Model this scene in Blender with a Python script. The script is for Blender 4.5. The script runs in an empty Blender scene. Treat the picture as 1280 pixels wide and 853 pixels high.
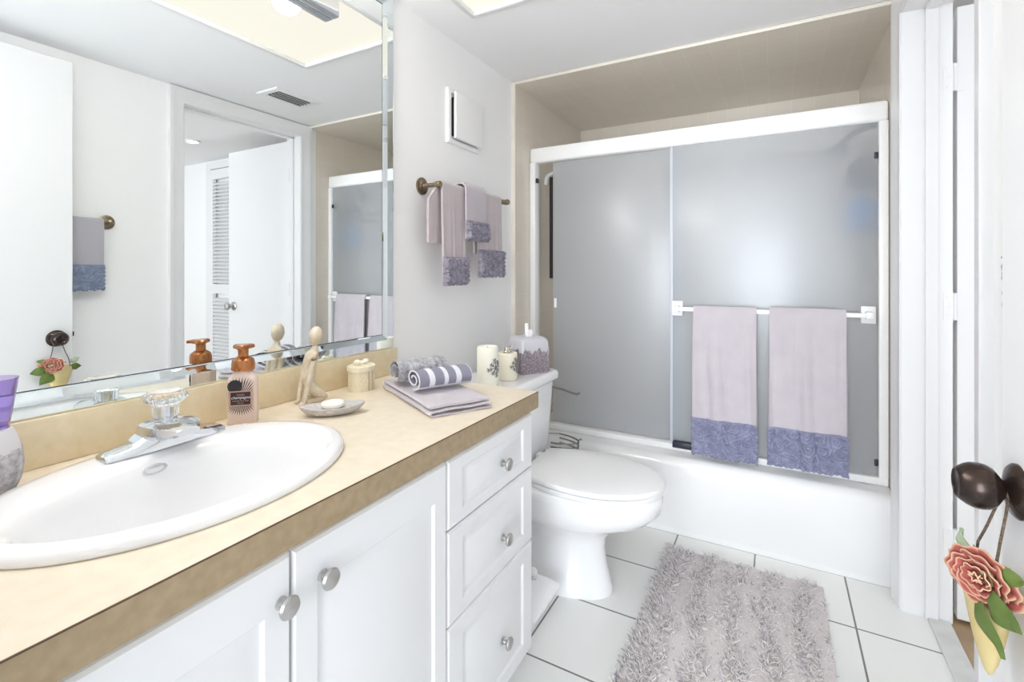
import bpy, bmesh, math, random
from math import sin, cos, pi, radians, sqrt, atan2, exp
from mathutils import Vector, Matrix

S = bpy.context.scene
COL = S.collection

# ------------------------------------------------------------------ camera
CAMH = 1.165
cd = bpy.data.cameras.new('camera')
cd.sensor_width = 36.0
cd.lens = 36.0 * 600.0 / 1280.0
cd.shift_y = -86.5 / 1280.0
cd.clip_start = 0.02
cam = bpy.data.objects.new('camera', cd)
COL.objects.link(cam)
cam.location = (0, 0, CAMH)
cam.rotation_euler = (radians(90), 0, radians(28.8))
S.camera = cam

# ------------------------------------------------------------------ light
S.view_settings.view_transform = 'Standard'
S.view_settings.look = 'None'
S.view_settings.gamma = 1.0
S.view_settings.use_curve_mapping = False
S.view_settings.exposure = 1.44
S.cycles.max_bounces = 16
S.cycles.diffuse_bounces = 10
S.cycles.glossy_bounces = 8
S.cycles.transmission_bounces = 12
S.cycles.use_denoising = True
S.cycles.sample_clamp_indirect = 6.0
S.cycles.caustics_refractive = True

PANEL_EMIT = 0.41
BULB_EMIT = 13.5
DAY_DOORWAY = 17.0      # daylight coming in from the bedroom behind the camera
HALL_FILL = 1.8         # added lamp lighting the hall beyond the open door
WORLD = 0.45

W = bpy.data.worlds.new('world')
S.world = W
W.use_nodes = True
W.node_tree.nodes['Background'].inputs[0].default_value = (0.88, 0.94, 1.0, 1)
W.node_tree.nodes['Background'].inputs[1].default_value = WORLD


def area(name, loc, rot, sx, sy, power, col, spread=180):
    l = bpy.data.lights.new(name, 'AREA')
    l.shape = 'RECTANGLE'; l.size = sx; l.size_y = sy
    l.energy = power; l.color = col; l.spread = radians(spread)
    o = bpy.data.objects.new(name, l)
    COL.objects.link(o)
    o.location = loc; o.rotation_euler = rot
    return o


# bedroom daylight through the doorway the camera stands in
area('daylight_bedroom', (0.0, -2.2, 1.25), (radians(90), 0, 0), 1.6, 2.1, DAY_DOORWAY, (0.88, 0.94, 1.0), 110)
# area lamp added in place of hall daylight, no window built
area('hall_fill_lamp', (1.75, 0.35, 1.3), (radians(90), 0, radians(10)), 1.6, 1.6, HALL_FILL, (0.93, 0.96, 1.0))


# ------------------------------------------------------------------ materials
def lin(c):
    return c / 12.92 if c <= 0.04045 else ((c + 0.055) / 1.055) ** 2.4


def rgb(r, g, b):
    return (lin(r / 255), lin(g / 255), lin(b / 255), 1)


def M(name, col, rough=0.5, metal=0.0, var=None, bump=None, spec=None, trans=0.0, ior=None, coat=0.0, emit=None, sheen=0.0):
    m = bpy.data.materials.new(name)
    m.use_nodes = True
    nt = m.node_tree
    p = nt.nodes['Principled BSDF']
    p.inputs['Base Color'].default_value = col
    p.inputs['Roughness'].default_value = rough
    p.inputs['Metallic'].default_value = metal
    if spec is not None: p.inputs['Specular IOR Level'].default_value = spec
    if trans: p.inputs['Transmission Weight'].default_value = trans
    if ior: p.inputs['IOR'].default_value = ior
    if coat:
        p.inputs['Coat Weight'].default_value = coat
        p.inputs['Coat Roughness'].default_value = 0.05
    if sheen:
        p.inputs['Sheen Weight'].default_value = sheen
    if emit:
        p.inputs['Emission Color'].default_value = emit[0]
        p.inputs['Emission Strength'].default_value = emit[1]
    tc = nt.nodes.new('ShaderNodeTexCoord')
    if var:
        n = nt.nodes.new('ShaderNodeTexNoise')
        n.inputs['Scale'].default_value = var[0]
        n.inputs['Detail'].default_value = 6
        nt.links.new(tc.outputs['Object'], n.inputs['Vector'])
        r = nt.nodes.new('ShaderNodeValToRGB')
        r.color_ramp.elements[0].position = 0.32
        r.color_ramp.elements[1].position = 0.68
        r.color_ramp.elements[0].color = col
        r.color_ramp.elements[1].color = var[1]
        nt.links.new(n.outputs['Fac'], r.inputs['Fac'])
        nt.links.new(r.outputs['Color'], p.inputs['Base Color'])
    if bump:
        n2 = nt.nodes.new('ShaderNodeTexNoise')
        n2.inputs['Scale'].default_value = bump[0]
        n2.inputs['Detail'].default_value = 4
        nt.links.new(tc.outputs['Object'], n2.inputs['Vector'])
        b = nt.nodes.new('ShaderNodeBump')
        b.inputs['Strength'].default_value = bump[1]
        b.inputs['Distance'].default_value = bump[2] if len(bump) > 2 else 0.002
        nt.links.new(n2.outputs['Fac'], b.inputs['Height'])
        nt.links.new(b.outputs['Normal'], p.inputs['Normal'])
    return m


def tile_mat(name, col, col2, grout, size, mortar, axes, off=(0, 0), rough=0.25, bump=0.4):
    m = bpy.data.materials.new(name)
    m.use_nodes = True
    nt = m.node_tree
    p = nt.nodes['Principled BSDF']
    p.inputs['Roughness'].default_value = rough
    tc = nt.nodes.new('ShaderNodeTexCoord')
    sp = nt.nodes.new('ShaderNodeSeparateXYZ')
    nt.links.new(tc.outputs['Object'], sp.inputs[0])
    cb = nt.nodes.new('ShaderNodeCombineXYZ')
    for k in (0, 1):
        a = nt.nodes.new('ShaderNodeMath'); a.operation = 'ADD'
        a.inputs[1].default_value = off[k]
        nt.links.new(sp.outputs['XYZ'.index(axes[k])], a.inputs[0])
        nt.links.new(a.outputs[0], cb.inputs[k])
    br = nt.nodes.new('ShaderNodeTexBrick')
    br.offset = 0.0; br.squash = 1.0
    br.inputs['Scale'].default_value = 1.0
    br.inputs['Brick Width'].default_value = size
    br.inputs['Row Height'].default_value = size
    br.inputs['Mortar Size'].default_value = mortar
    br.inputs['Mortar Smooth'].default_value = 0.15
    br.inputs['Color1'].default_value = col
    br.inputs['Color2'].default_value = col2
    br.inputs['Mortar'].default_value = grout
    nt.links.new(cb.outputs[0], br.inputs['Vector'])
    nt.links.new(br.outputs['Color'], p.inputs['Base Color'])
    b = nt.nodes.new('ShaderNodeBump')
    b.inputs['Strength'].default_value = bump
    b.inputs['Distance'].default_value = 0.002
    b.invert = True
    nt.links.new(br.outputs['Fac'], b.inputs['Height'])
    nt.links.new(b.outputs['Normal'], p.inputs['Normal'])
    return m


WHITE = M('white_paint', rgb(246, 246, 246), 0.55, bump=(60, 0.08))
CEILP = M('ceiling_paint', rgb(242, 242, 243), 0.8, bump=(90, 0.1))
TRIMW = M('trim_gloss_white', rgb(233, 233, 234), 0.3)
DOORW = M('door_white', rgb(233, 233, 234), 0.35)
CABW = M('cabinet_white', rgb(231, 231, 232), 0.28)
PORC = M('porcelain', rgb(246, 246, 247), 0.08, coat=0.3)
TUBW = M('tub_enamel', rgb(238, 238, 238), 0.15)
PLASW = M('white_plastic', rgb(243, 243, 243), 0.3)
FRAMEW = M('white_enamel_metal', rgb(246, 246, 246), 0.2)
LAM = M('laminate', rgb(224, 211, 189), 0.35, var=(38, rgb(231, 219, 199)))
LAMB = M('laminate_backsplash', rgb(223, 207, 172), 0.4, var=(45, rgb(230, 216, 185)))
LAM_SHADE = M('laminate_edge_shaded', rgb(154, 134, 104), 0.45, var=(55, rgb(168, 148, 117)))  # same laminate, with the front edge's shade put into a browner colour
SEAM = M('laminate_seam', rgb(92, 68, 46), 0.6)
CHROME = M('chrome', rgb(225, 228, 232), 0.07, 1.0)
NICKEL = M('brushed_nickel', rgb(192, 190, 188), 0.32, 1.0, bump=(300, 0.05))
STEEL = M('steel_wire', rgb(170, 168, 164), 0.25, 1.0)
ANTIQ = M('antique_brass', rgb(128, 112, 92), 0.35, 0.9, var=(60, rgb(168, 154, 128)))
BRONZE = M('oil_rubbed_bronze', rgb(44, 38, 38), 0.25, 0.6, var=(38, rgb(72, 56, 46)))
MIRROR = M('mirror_silver', (0.90, 0.925, 0.915, 1), 0.0, 1.0)
BEVELM = M('mirror_bevel', (0.80, 0.86, 0.87, 1), 0.015, 1.0)
DARK = M('dark_gap', rgb(28, 28, 30), 0.7)
DARKP = M('dark_plastic', rgb(38, 42, 58), 0.4)
FLOORT = tile_mat('floor_tile', rgb(234, 234, 231), rgb(231, 232, 229), rgb(122, 122, 120), 0.305, 0.0032, 'XY', (0.38 + 3.05, -1.915 + 6.1), 0.16)
BEIGEC = [rgb(226, 218, 205), rgb(223, 215, 203), rgb(231, 225, 214)]
SHTX = tile_mat('shower_tile_ceiling', *BEIGEC, 0.108, 0.0016, 'XY', (5, 5), 0.2, 0.25)
SHTY = tile_mat('shower_tile_side', *BEIGEC, 0.108, 0.0016, 'YZ', (5, 5), 0.2, 0.25)
SHTB = tile_mat('shower_tile_back', *BEIGEC, 0.108, 0.0016, 'XZ', (5, 5), 0.2, 0.25)
BULLN = M('bullnose_tile', rgb(228, 222, 210), 0.2)
MARBLE = M('threshold_marble', rgb(214, 214, 211), 0.2, var=(12, rgb(196, 197, 195)))
HALLF = M('hall_floor_wood', rgb(176, 150, 118), 0.4, var=(9, rgb(150, 124, 94)))
TOWEL = M('towel_lavender', rgb(188, 180, 187), 0.95, bump=(420, 0.5, 0.003), var=(14, rgb(194, 187, 192)), sheen=0.3)
TOWELM = M('towel_mauve', rgb(186, 176, 179), 0.95, bump=(420, 0.5, 0.003), var=(14, rgb(196, 184, 186)), sheen=0.3)
TOWELG = M('towel_grey', rgb(176, 173, 180), 0.95, bump=(420, 0.5, 0.003), sheen=0.2)
RUFFB = M('ruffle_blue', rgb(124, 126, 151), 0.75, var=(40, rgb(148, 150, 175)))
RUFFP = M('ruffle_plum', rgb(114, 109, 122), 0.6, var=(60, rgb(158, 154, 168)))
RUFFS = M('ruffle_slate', rgb(118, 128, 152), 0.75, var=(40, rgb(140, 150, 172)))
COPPER = M('copper_plastic', rgb(180, 120, 76), 0.27, 0.8, bump=(80, 0.03))
STONE = M('figurine_stone', rgb(226, 216, 198), 0.5, var=(34, rgb(198, 182, 156)))
PEBBLE = M('dish_stone', rgb(206, 203, 200), 0.7, var=(160, rgb(176, 172, 170)), bump=(220, 0.4))
SOAP = M('soap_ivory', rgb(248, 243, 232), 0.4)
GIFT = M('gift_ivory', rgb(240, 232, 208), 0.6, var=(230, rgb(226, 214, 184)), bump=(260, 0.5))
GIFTR = M('gift_ribbon', rgb(246, 240, 222), 0.45)
GIFTD = M('gift_stripe', rgb(196, 176, 140), 0.5)
WAX = M('candle_wax', rgb(243, 240, 226), 0.45)
WAXY = M('candle_wax_warm', rgb(240, 234, 214), 0.45)
SILV = M('silver_glitter', rgb(140, 138, 142), 0.4, 0.6, bump=(500, 0.6))
TISSUE = M('tissue_paper', rgb(250, 250, 250), 0.9)
TBOX = M('tissue_box_pearl', rgb(200, 199, 206), 0.3)
SEQUIN = M('sequin_plum', rgb(120, 108, 116), 0.3, 0.35, var=(170, rgb(196, 186, 192)), bump=(260, 0.9, 0.004))
EMBOSS = M('embossed_ceramic', rgb(214, 212, 214), 0.45)
EMBOSS2 = M('embossed_pattern', rgb(142, 139, 143), 0.5, var=(90, rgb(206, 203, 206)), bump=(150, 0.8, 0.004))
BLUEP = M('blue_bottle_plastic', rgb(50, 150, 232), 0.4)
BLACKP = M('black_plastic', rgb(26, 26, 30), 0.5)
RED = rgb(158, 78, 70)
GREEN = M('leaf_fabric', rgb(100, 118, 52), 0.7, var=(30, rgb(78, 98, 40)))
GREENP = M('leaf_fabric_pale', rgb(176, 190, 160), 0.7)
POUCH = M('pouch_fabric', rgb(196, 176, 122), 0.8, var=(14, rgb(206, 190, 142)), bump=(400, 0.3))
CORD = M('cord', rgb(128, 108, 88), 0.8, var=(300, rgb(60, 48, 40)))


def glass_mat(name, col, rough, ior=1.45):
    m = M(name, col, rough, trans=1.0, ior=ior)
    return m


ACRYL = glass_mat('clear_acrylic', (0.97, 0.97, 0.96, 1), 0.02, 1.49)
PURPLE = glass_mat('purple_plastic', rgb(214, 198, 240), 0.12, 1.2)
SOAPG = M('rose_clear_plastic', rgb(246, 226, 215), 0.12, trans=0.3, ior=1.3)


def frosted():
    m = bpy.data.materials.new('frosted_glass')
    m.use_nodes = True
    nt = m.node_tree
    for n in list(nt.nodes): nt.nodes.remove(n)
    out = nt.nodes.new('ShaderNodeOutputMaterial')
    tc = nt.nodes.new('ShaderNodeTexCoord')
    nz = nt.nodes.new('ShaderNodeTexNoise'); nz.inputs['Scale'].default_value = 260; nz.inputs['Detail'].default_value = 2
    nt.links.new(tc.outputs['Object'], nz.inputs['Vector'])
    b = nt.nodes.new('ShaderNodeBump'); b.inputs['Strength'].default_value = 0.35; b.inputs['Distance'].default_value = 0.0005
    nt.links.new(nz.outputs['Fac'], b.inputs['Height'])
    p = nt.nodes.new('ShaderNodeBsdfPrincipled')
    p.inputs['Base Color'].default_value = (0.93, 0.95, 0.95, 1)
    p.inputs['Roughness'].default_value = 0.11
    p.inputs['IOR'].default_value = 1.25
    p.inputs['Transmission Weight'].default_value = 1.0
    nt.links.new(b.outputs['Normal'], p.inputs['Normal'])
    d = nt.nodes.new('ShaderNodeBsdfDiffuse'); d.inputs['Color'].default_value = (0.79, 0.84, 0.91, 1)
    t = nt.nodes.new('ShaderNodeBsdfTranslucent'); t.inputs['Color'].default_value = (0.90, 0.91, 0.95, 1)
    mx = nt.nodes.new('ShaderNodeMixShader'); mx.inputs[0].default_value = 0.62
    nt.links.new(d.outputs[0], mx.inputs[1]); nt.links.new(t.outputs[0], mx.inputs[2])
    g = nt.nodes.new('ShaderNodeBsdfGlossy'); g.inputs['Roughness'].default_value = 0.42
    g.inputs['Color'].default_value = (0.95, 0.97, 1, 1)
    nt.links.new(b.outputs['Normal'], g.inputs['Normal'])
    mg = nt.nodes.new('ShaderNodeMixShader'); mg.inputs[0].default_value = 0.21
    nt.links.new(mx.outputs[0], mg.inputs[1]); nt.links.new(g.outputs[0], mg.inputs[2])
    m2 = nt.nodes.new('ShaderNodeMixShader'); m2.inputs[0].default_value = 0.41
    nt.links.new(p.outputs[0], m2.inputs[1]); nt.links.new(mg.outputs[0], m2.inputs[2])
    nt.links.new(m2.outputs[0], out.inputs[0])
    return m


FROST = frosted()


def island_mat(name, cols, rough):
    m = bpy.data.materials.new(name)
    m.use_nodes = True
    nt = m.node_tree
    p = nt.nodes['Principled BSDF']
    p.inputs['Roughness'].default_value = rough
    g = nt.nodes.new('ShaderNodeNewGeometry')
    r = nt.nodes.new('ShaderNodeValToRGB')
    while len(r.color_ramp.elements) < len(cols): r.color_ramp.elements.new(0.5)
    for i, c in enumerate(cols):
        r.color_ramp.elements[i].position = i / (len(cols) - 1)
        r.color_ramp.elements[i].color = c
    nt.links.new(g.outputs['Random Per Island'], r.inputs['Fac'])
    nt.links.new(r.outputs['Color'], p.inputs['Base Color'])
    return m


def attr_mat(name, c0, c1, rough, attr='edge'):
    m = bpy.data.materials.new(name)
    m.use_nodes = True
    nt = m.node_tree
    p = nt.nodes['Principled BSDF']
    p.inputs['Roughness'].default_value = rough
    a = nt.nodes.new('ShaderNodeAttribute'); a.attribute_name = attr
    r = nt.nodes.new('ShaderNodeValToRGB')
    r.color_ramp.elements[0].color = c0; r.color_ramp.elements[1].color = c1
    nt.links.new(a.outputs['Fac'], r.inputs['Fac'])
    nt.links.new(r.outputs['Color'], p.inputs['Base Color'])
    return m


# ------------------------------------------------------------------ mesh helpers
class B:
    def __init__(s): s.bm = bmesh.new()

    def box(s, x0, x1, y0, y1, z0, z1, bev=0.0, seg=2):
        r = bmesh.ops.create_cube(s.bm, size=1.0)
        vs = r['verts']
        for v in vs:
            v.co = Vector((x0 + (v.co.x + .5) * (x1 - x0), y0 + (v.co.y + .5) * (y1 - y0), z0 + (v.co.z + .5) * (z1 - z0)))
        if bev > 0:
            es = {e for v in vs for e in v.link_edges}
            bmesh.ops.bevel(s.bm, geom=list(es), offset=bev, segments=seg, profile=0.5, affect='EDGES')
        return s

    def face(s, vs):
        try: return s.bm.faces.new(vs)
        except ValueError: return None

    def loft(s, rings, cap=True, closed=True, cap0=None, cap1=None):
        R = [[s.bm.verts.new(p) for p in ring] for ring in rings]
        for a, b in zip(R[:-1], R[1:]):
            n = len(a)
            for i in range(n if closed else n - 1):
                j = (i + 1) % n
                s.face((a[i], a[j], b[j], b[i]))
        if cap0 if cap0 is not None else cap: s.face(list(reversed(R[0])))
        if cap1 if cap1 is not None else cap: s.face(R[-1])
        return s

    def lathe(s, prof, n=32, mat=None, mod=None, cap=True):
        rings = []
        for r, z in prof:
            ring = []
            for i in range(n):
                t = 2 * pi * i / n
                rr = r * (mod(t, z) if mod else 1)
                p = Vector((rr * cos(t), rr * sin(t), z))
                ring.append(mat @ p if mat else p)
            rings.append(ring)
        return s.loft(rings, cap)

    def tube(s, pts, r, n=10, cap=True):
        pts = [Vector(p) for p in pts]
        rs = r if isinstance(r, (list, tuple)) else [r] * len(pts)
        rings = []
        up = None
        for i, p in enumerate(pts):
            t = (pts[min(i + 1, len(pts) - 1)] - pts[max(i - 1, 0)]).normalized()
            if up is None:
                up = Vector((0, 0, 1)) if abs(t.z) < 0.9 else Vector((1, 0, 0))
            u = (up - t * up.dot(t)).normalized()
            up = u
            w = t.cross(u)
            rings.append([p + rs[i] * (cos(2 * pi * k / n) * u + sin(2 * pi * k / n) * w) for k in range(n)])
        return s.loft(rings, cap)

    def grid(s, fn, nu, nv):
        V = [[s.bm.verts.new(fn(i / nu, j / nv)) for j in range(nv + 1)] for i in range(nu + 1)]
        for i in range(nu):
            for j in range(nv):
                s.face((V[i][j], V[i + 1][j], V[i + 1][j + 1], V[i][j + 1]))
        return s

    def sheet(s, fn, nu, nv, th):
        b2 = B(); b2.grid(fn, nu, nv)
        bmesh.ops.recalc_face_normals(b2.bm, faces=b2.bm.faces[:])
        bmesh.ops.solidify(b2.bm, geom=b2.bm.faces[:], thickness=th)
        s.merge(b2)
        return s

    def merge(s, o):
        me = bpy.data.meshes.new('tmp'); o.bm.to_mesh(me); s.bm.from_mesh(me); bpy.data.meshes.remove(me); o.bm.free()
        return s

    def sphere(s, c, rx, ry=None, rz=None, n=24, m=14):
        ry = ry or rx; rz = rz or rx
        rings = []
        for k in range(m + 1):
            t = pi * k / m
            rr = max(sin(t), 0.004)
            rings.append([Vector((c[0] + rx * rr * cos(2 * pi * i / n), c[1] + ry * rr * sin(2 * pi * i / n), c[2] - rz * cos(t))) for i in range(n)])
        return s.loft(rings)

    def rect(s, o, ux, uy, un, w, h, prof, capend=True):
        """stepped rectangular panel: prof = (inset_x, inset_y, depth)"""
        o = Vector(o); ux = Vector(ux); uy = Vector(uy); un = Vector(un)
        rings = []
        for ix, iy, d in prof:
            rings.append([o + ux * a + uy * b + un * d for a, b in ((ix, iy), (w - ix, iy), (w - ix, h - iy), (ix, h - iy))])
        return s.loft(rings, cap0=True, cap1=capend)

    def xf(s, m):
        bmesh.ops.transform(s.bm, matrix=m, verts=s.bm.verts[:]); return s


def obj(name, b, m, parent=None, smooth=True, angle=35):
    bmesh.ops.recalc_face_normals(b.bm, faces=b.bm.faces[:])
    me = bpy.data.meshes.new(name)
    b.bm.to_mesh(me); b.bm.free()
    ms = m if isinstance(m, (list, tuple)) else [m]
    for k in ms: me.materials.append(k)
    if smooth:
        me.polygons.foreach_set('use_smooth', [True] * len(me.polygons))
        me.set_sharp_from_angle(angle=radians(angle))
    o = bpy.data.objects.new(name, me)
    COL.objects.link(o)
    if parent: o.parent = parent
    return o


def thing(name, label, cat, loc=(0, 0, 0), rotz=0.0, group=None):
    o = bpy.data.objects.new(name, None)
    o.empty_display_size = 0.05
    COL.objects.link(o)
    o.location = loc; o.rotation_euler = (0, 0, rotz)
    o['label'] = label; o['category'] = cat
    if group: o['group'] = group
    return o


def tag(o, label, cat, group=None):
    o['label'] = label; o['category'] = cat
    if group: o['group'] = group
    return o


def struct(name, b, m, parent=None, smooth=False):
    o = obj(name, b, m, parent, smooth)
    if parent is None: o['kind'] = 'structure'
    return o


# ------------------------------------------------------------------ room shell
WX = -1.186      # painted left wall
RX = 0.383       # right wall
CZ = 2.135
TY = 2.207       # tub front
AY = 3.09        # shower back wall
FY = 0.05        # front wall (the camera stands in its doorway)

struct('floor', B().box(-1.3, 0.445, -0.10, 2.30, -0.05, 0.0), FLOORT)
struct('floor_hall', B().box(0.505, 2.75, 0.0, 2.52, -0.05, -0.004), HALLF)
struct('wall_left', B().box(WX - 0.12, WX, -0.07, 2.15, 0, 2.3), WHITE)
struct('wall_shower_left', B().box(WX - 0.12, -1.166, 2.163, AY + 0.1, 0, 2.3), SHTY)
struct('trim_1', B().box(WX - 0.05, -1.165, 2.15, 2.163, 0, CZ, 0.004), BULLN)
struct('wall_shower_back', B().box(-1.166, RX, AY, AY + 0.1, 0, 2.3), SHTB)
struct('wall_shower_right', B().box(RX, 0.513, 2.215, AY + 0.1, 0, 2.3), SHTY)
struct('ceiling_shower', B().box(-1.166, RX, 2.163, AY, 2.122, 2.3), SHTX)
struct('trim_2', B().box(-1.166, RX, 2.15, 2.163, 2.120, CZ, 0.003), BULLN)
# ceiling with the opening for the light panel
PX0, PX1, PY0, PY1 = -1.0, -0.411, 0.295, 1.515
b = B()
b.box(WX, PX0, -0.07, 2.15, CZ, 2.3)
b.box(PX1, RX, -0.07, 2.15, CZ, 2.3)
b.box(PX0, PX1, -0.07, PY0, CZ, 2.3)
b.box(PX0, PX1, PY1, 2.15, CZ, 2.3)
b.box(PX0, PX1, PY0, PY1, CZ + 0.06, 2.3)
struct('ceiling', b, CEILP)
# right wall with the door opening
DY0, DY1, DZ = 1.385, 2.09, 2.055
b = B()
b.box(RX, 0.505, -0.07, DY0 - 0.014, 0, 2.3)
b.box(RX, 0.505, DY1 + 0.014, 2.215, 0, 2.3)
b.box(RX, 0.505, DY0 - 0.014, DY1 + 0.014, DZ + 0.014, 2.3)
struct('wall_right', b, WHITE)
# front wall with the doorway the picture is taken from
b = B()
b.box(WX, -0.55, -0.07, FY, 0, 2.3)
b.box(-0.55, 0.30, -0.07, FY, 2.06, 2.3)
b.box(0.30, RX, -0.07, FY, 0, 2.3)
struct('wall_front', b, WHITE)


# door casings: colonial profile swept along the opening (room side)
def casing(name, x, sgn, y0, y1, zt, cut=CZ - 0.001):
    prof = [(0.004, 0.0), (0.004, 0.010), (0.012, 0.012), (0.02, 0.011), (0.05, 0.017), (0.062, 0.022), (0.074, 0.022), (0.076, 0.018), (0.076, 0.0)]
    b = B()
    rings = []
    for k in range(4):
        ring = []
        for d, h in prof:
            dz = min(zt + d, cut)
            yy = (y0 - d, y0 - d, y1 + d, y1 + d)[k]
            zz = (0.0, dz, dz, 0.0)[k]
            ring.append((x + sgn * h, yy, zz))
        rings.append(ring)
    b.loft(rings)
    return struct(name, b, TRIMW, smooth=True)


casing('trim_3', RX, -1, DY0, DY1, DZ)
# jamb with stop
b = B()
b.box(RX - 0.006, 0.512, DY1, DY1 + 0.014, 0, DZ)
b.box(RX - 0.006, 0.512, DY0 - 0.014, DY0, 0, DZ)
b.box(RX - 0.006, 0.512, DY0 - 0.014, DY1 + 0.014, DZ, DZ + 0.014)
b.box(0.44, 0.474, DY1 - 0.011, DY1, 0, DZ, 0.002)
b.box(0.44, 0.474, DY0, DY0 + 0.011, 0, DZ, 0.002)
b.box(0.44, 0.474, DY0, DY1, DZ - 0.011, DZ, 0.002)
struct('trim_4', b, TRIMW)
struct('trim_5', B().box(0.445, 0.506, DY0, DY1, -0.03, 0.008, 0.004), MARBLE)

# hall beyond the door
struct('wall_hall_back', B().box(0.505, 2.75, 2.42, 2.52, 0, 2.3), WHITE)
struct('wall_hall_right', B().box(2.75, 2.85, 0.0, 2.52, 0, 2.3), WHITE)
struct('ceiling_hall', B().box(0.505, 2.75, 0.0, 2.52, CZ, 2.3), CEILP)

# door_2: hall door standing open at a right angle, hinged on the far jamb
d2 = struct('door_2', B().box(0.527, 1.20, 2.108, 2.143, 0.012, 2.045, 0.002), DOORW)
for z in (1.81, 1.05, 0.266):
    b = B()
    b.tube([(0.519, 2.099, z - 0.045), (0.519, 2.099, z + 0.045)], 0.0065, 10)
    b.box(0.488, 0.5125, DY1 - 0.0025, DY1 - 0.0003, z - 0.045, z + 0.045)
    b.box(0.519, 0.545, 2.1055, 2.1078, z - 0.045, z + 0.045)
    for k in (-0.03, 0, 0.03):
        b.lathe([(0.003, 0), (0.002, 0.001)], 8, Matrix.Translation((0.497 + 0.006 * (k == 0), DY1 - 0.0025, z + k)) @ Matrix.Rotation(radians(90), 4, 'X'))
    obj('hinge', b, TRIMW, d2)
mk = Matrix.Translation((1.135, 2.108, 0.914)) @ Matrix.Rotation(radians(90), 4, 'X')
obj('door_knob', B().lathe([(0.03, 0), (0.031, 0.004), (0.024, 0.010), (0.011, 0.014), (0.011, 0.03), (0.022, 0.038), (0.028, 0.05), (0.025, 0.06), (0.012, 0.065)], 24, mk), NICKEL, d2)

# door_3: louvred closet door on the hall wall
b = B()
LX0, LX1, LY = 1.28, 1.93, 2.40
b.box(LX0, LX0 + 0.05, LY - 0.028, LY, 0.02, 2.04)
b.box(LX1 - 0.05, LX1, LY - 0.028, LY, 0.02, 2.04)
for z0, z1 in ((0.02, 0.16), (0.98, 1.06), (1.96, 2.04)):
    b.box(LX0 + 0.05, LX1 - 0.05, LY - 0.028, LY, z0, z1)
z = 0.185
while z < 1.95:
    if not 0.95 < z < 1.08:
        n = B().box(LX0 + 0.05, LX1 - 0.05, -0.017, 0.017, -0.004, 0.004)
        n.xf(Matrix.Translation((0, LY - 0.014, z)) @ Matrix.Rotation(radians(35), 4, 'X'))
        b.merge(n)
    z += 0.031
struct('door_3', b, DOORW)
b = B()
b.box(LX1, LX1 + 0.065, LY - 0.02, 2.42, 0, 2.11)
b.box(LX0 - 0.065, LX0, LY - 0.02, 2.42, 0, 2.11)
b.box(LX0, LX1, LY - 0.02, 2.42, 2.05, 2.11)
struct('trim_6', b, TRIMW)

# door_1: bathroom entry door swung back along the right wall
DF = 0.268
d1 = struct('door_1', B().box(DF, DF + 0.035, 0.13, 0.89, 0.012, 2.055, 0.002), DOORW)
obj('latch', B().box(DF + 0.005, DF + 0.03, 0.8895, 0.8915, 0.87, 0.93).box(DF + 0.01, DF + 0.024, 0.8895, 0.899, 0.89, 0.91, 0.003), BRONZE, d1)
KY, KZ = 0.8365, 0.888
mk = Matrix.Translation((DF, KY, KZ)) @ Matrix.Rotation(radians(-90), 4, 'Y')
kn = obj('door_knob', B().lathe([(0.008, 0.002), (0.0085, 0.012), (0.013, 0.016), (0.024, 0.024), (0.0275, 0.030), (0.0288, 0.037), (0.0280, 0.045), (0.0255, 0.051), (0.022, 0.056), (0.0185, 0.0605), (0.0175, 0.0605), (0.0165, 0.0585), (0.005, 0.0575)], 32, mk), BRONZE, d1, angle=60)
obj('rosette', B().lathe([(0.034, 0), (0.034, 0.003), (0.030, 0.007), (0.018, 0.011), (0.012, 0.0135), (0.0085, 0.0145)], 32, mk), BRONZE, kn)

# ------------------------------------------------------------------ bathtub and shower enclosure
def rrect(x0, x1, y0, y1, r, z, n=6):
    pts = []
    for cx, cy, a0 in ((x1 - r, y1 - r, 0), (x0 + r, y1 - r, 90), (x0 + r, y0 + r, 180), (x1 - r, y0 + r, 270)):
        for k in range(n + 1):
            a = radians(a0 + 90 * k / n)
            pts.append(Vector((cx + r * cos(a), cy + r * sin(a), z)))
    return pts


tub = thing('bathtub', 'white enamel alcove bathtub with straight front below the frosted shower doors', 'bathtub', (0, 0, 0))
TZ = 0.335
b = B()
x0, x1, y0, y1 = -1.164, 0.381, TY, AY - 0.002
rings = [rrect(x0, x1, y0 + 0.012, y1, 0.004, 0.0), rrect(x0, x1, y0 + 0.012, y1, 0.004, 0.03),
         rrect(x0, x1, y0 + 0.002, y1, 0.004, 0.045), rrect(x0, x1, y0, y1, 0.004, 0.27)]
for k in range(6):
    a = radians(90 * (k + 1) / 6)
    rings.append(rrect(x0, x1, y0 + 0.045 * (1 - cos(a)), y1, 0.004, 0.285 + (TZ - 0.285) * sin(a)))
rings += [rrect(x0 + 0.08, x1 - 0.08, y0 + 0.17, y1 - 0.06, 0.12, TZ), rrect(x0 + 0.09, x1 - 0.09, y0 + 0.18, y1 - 0.07, 0.12, TZ - 0.01),
          rrect(x0 + 0.14, x1 - 0.14, y0 + 0.22, y1 - 0.11, 0.12, 0.07), rrect(x0 + 0.2, x1 - 0.2, y0 + 0.27, y1 - 0.16, 0.1, 0.05)]
b.loft(rings)
obj('tub_body', b, TUBW, tub, angle=40)

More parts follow.
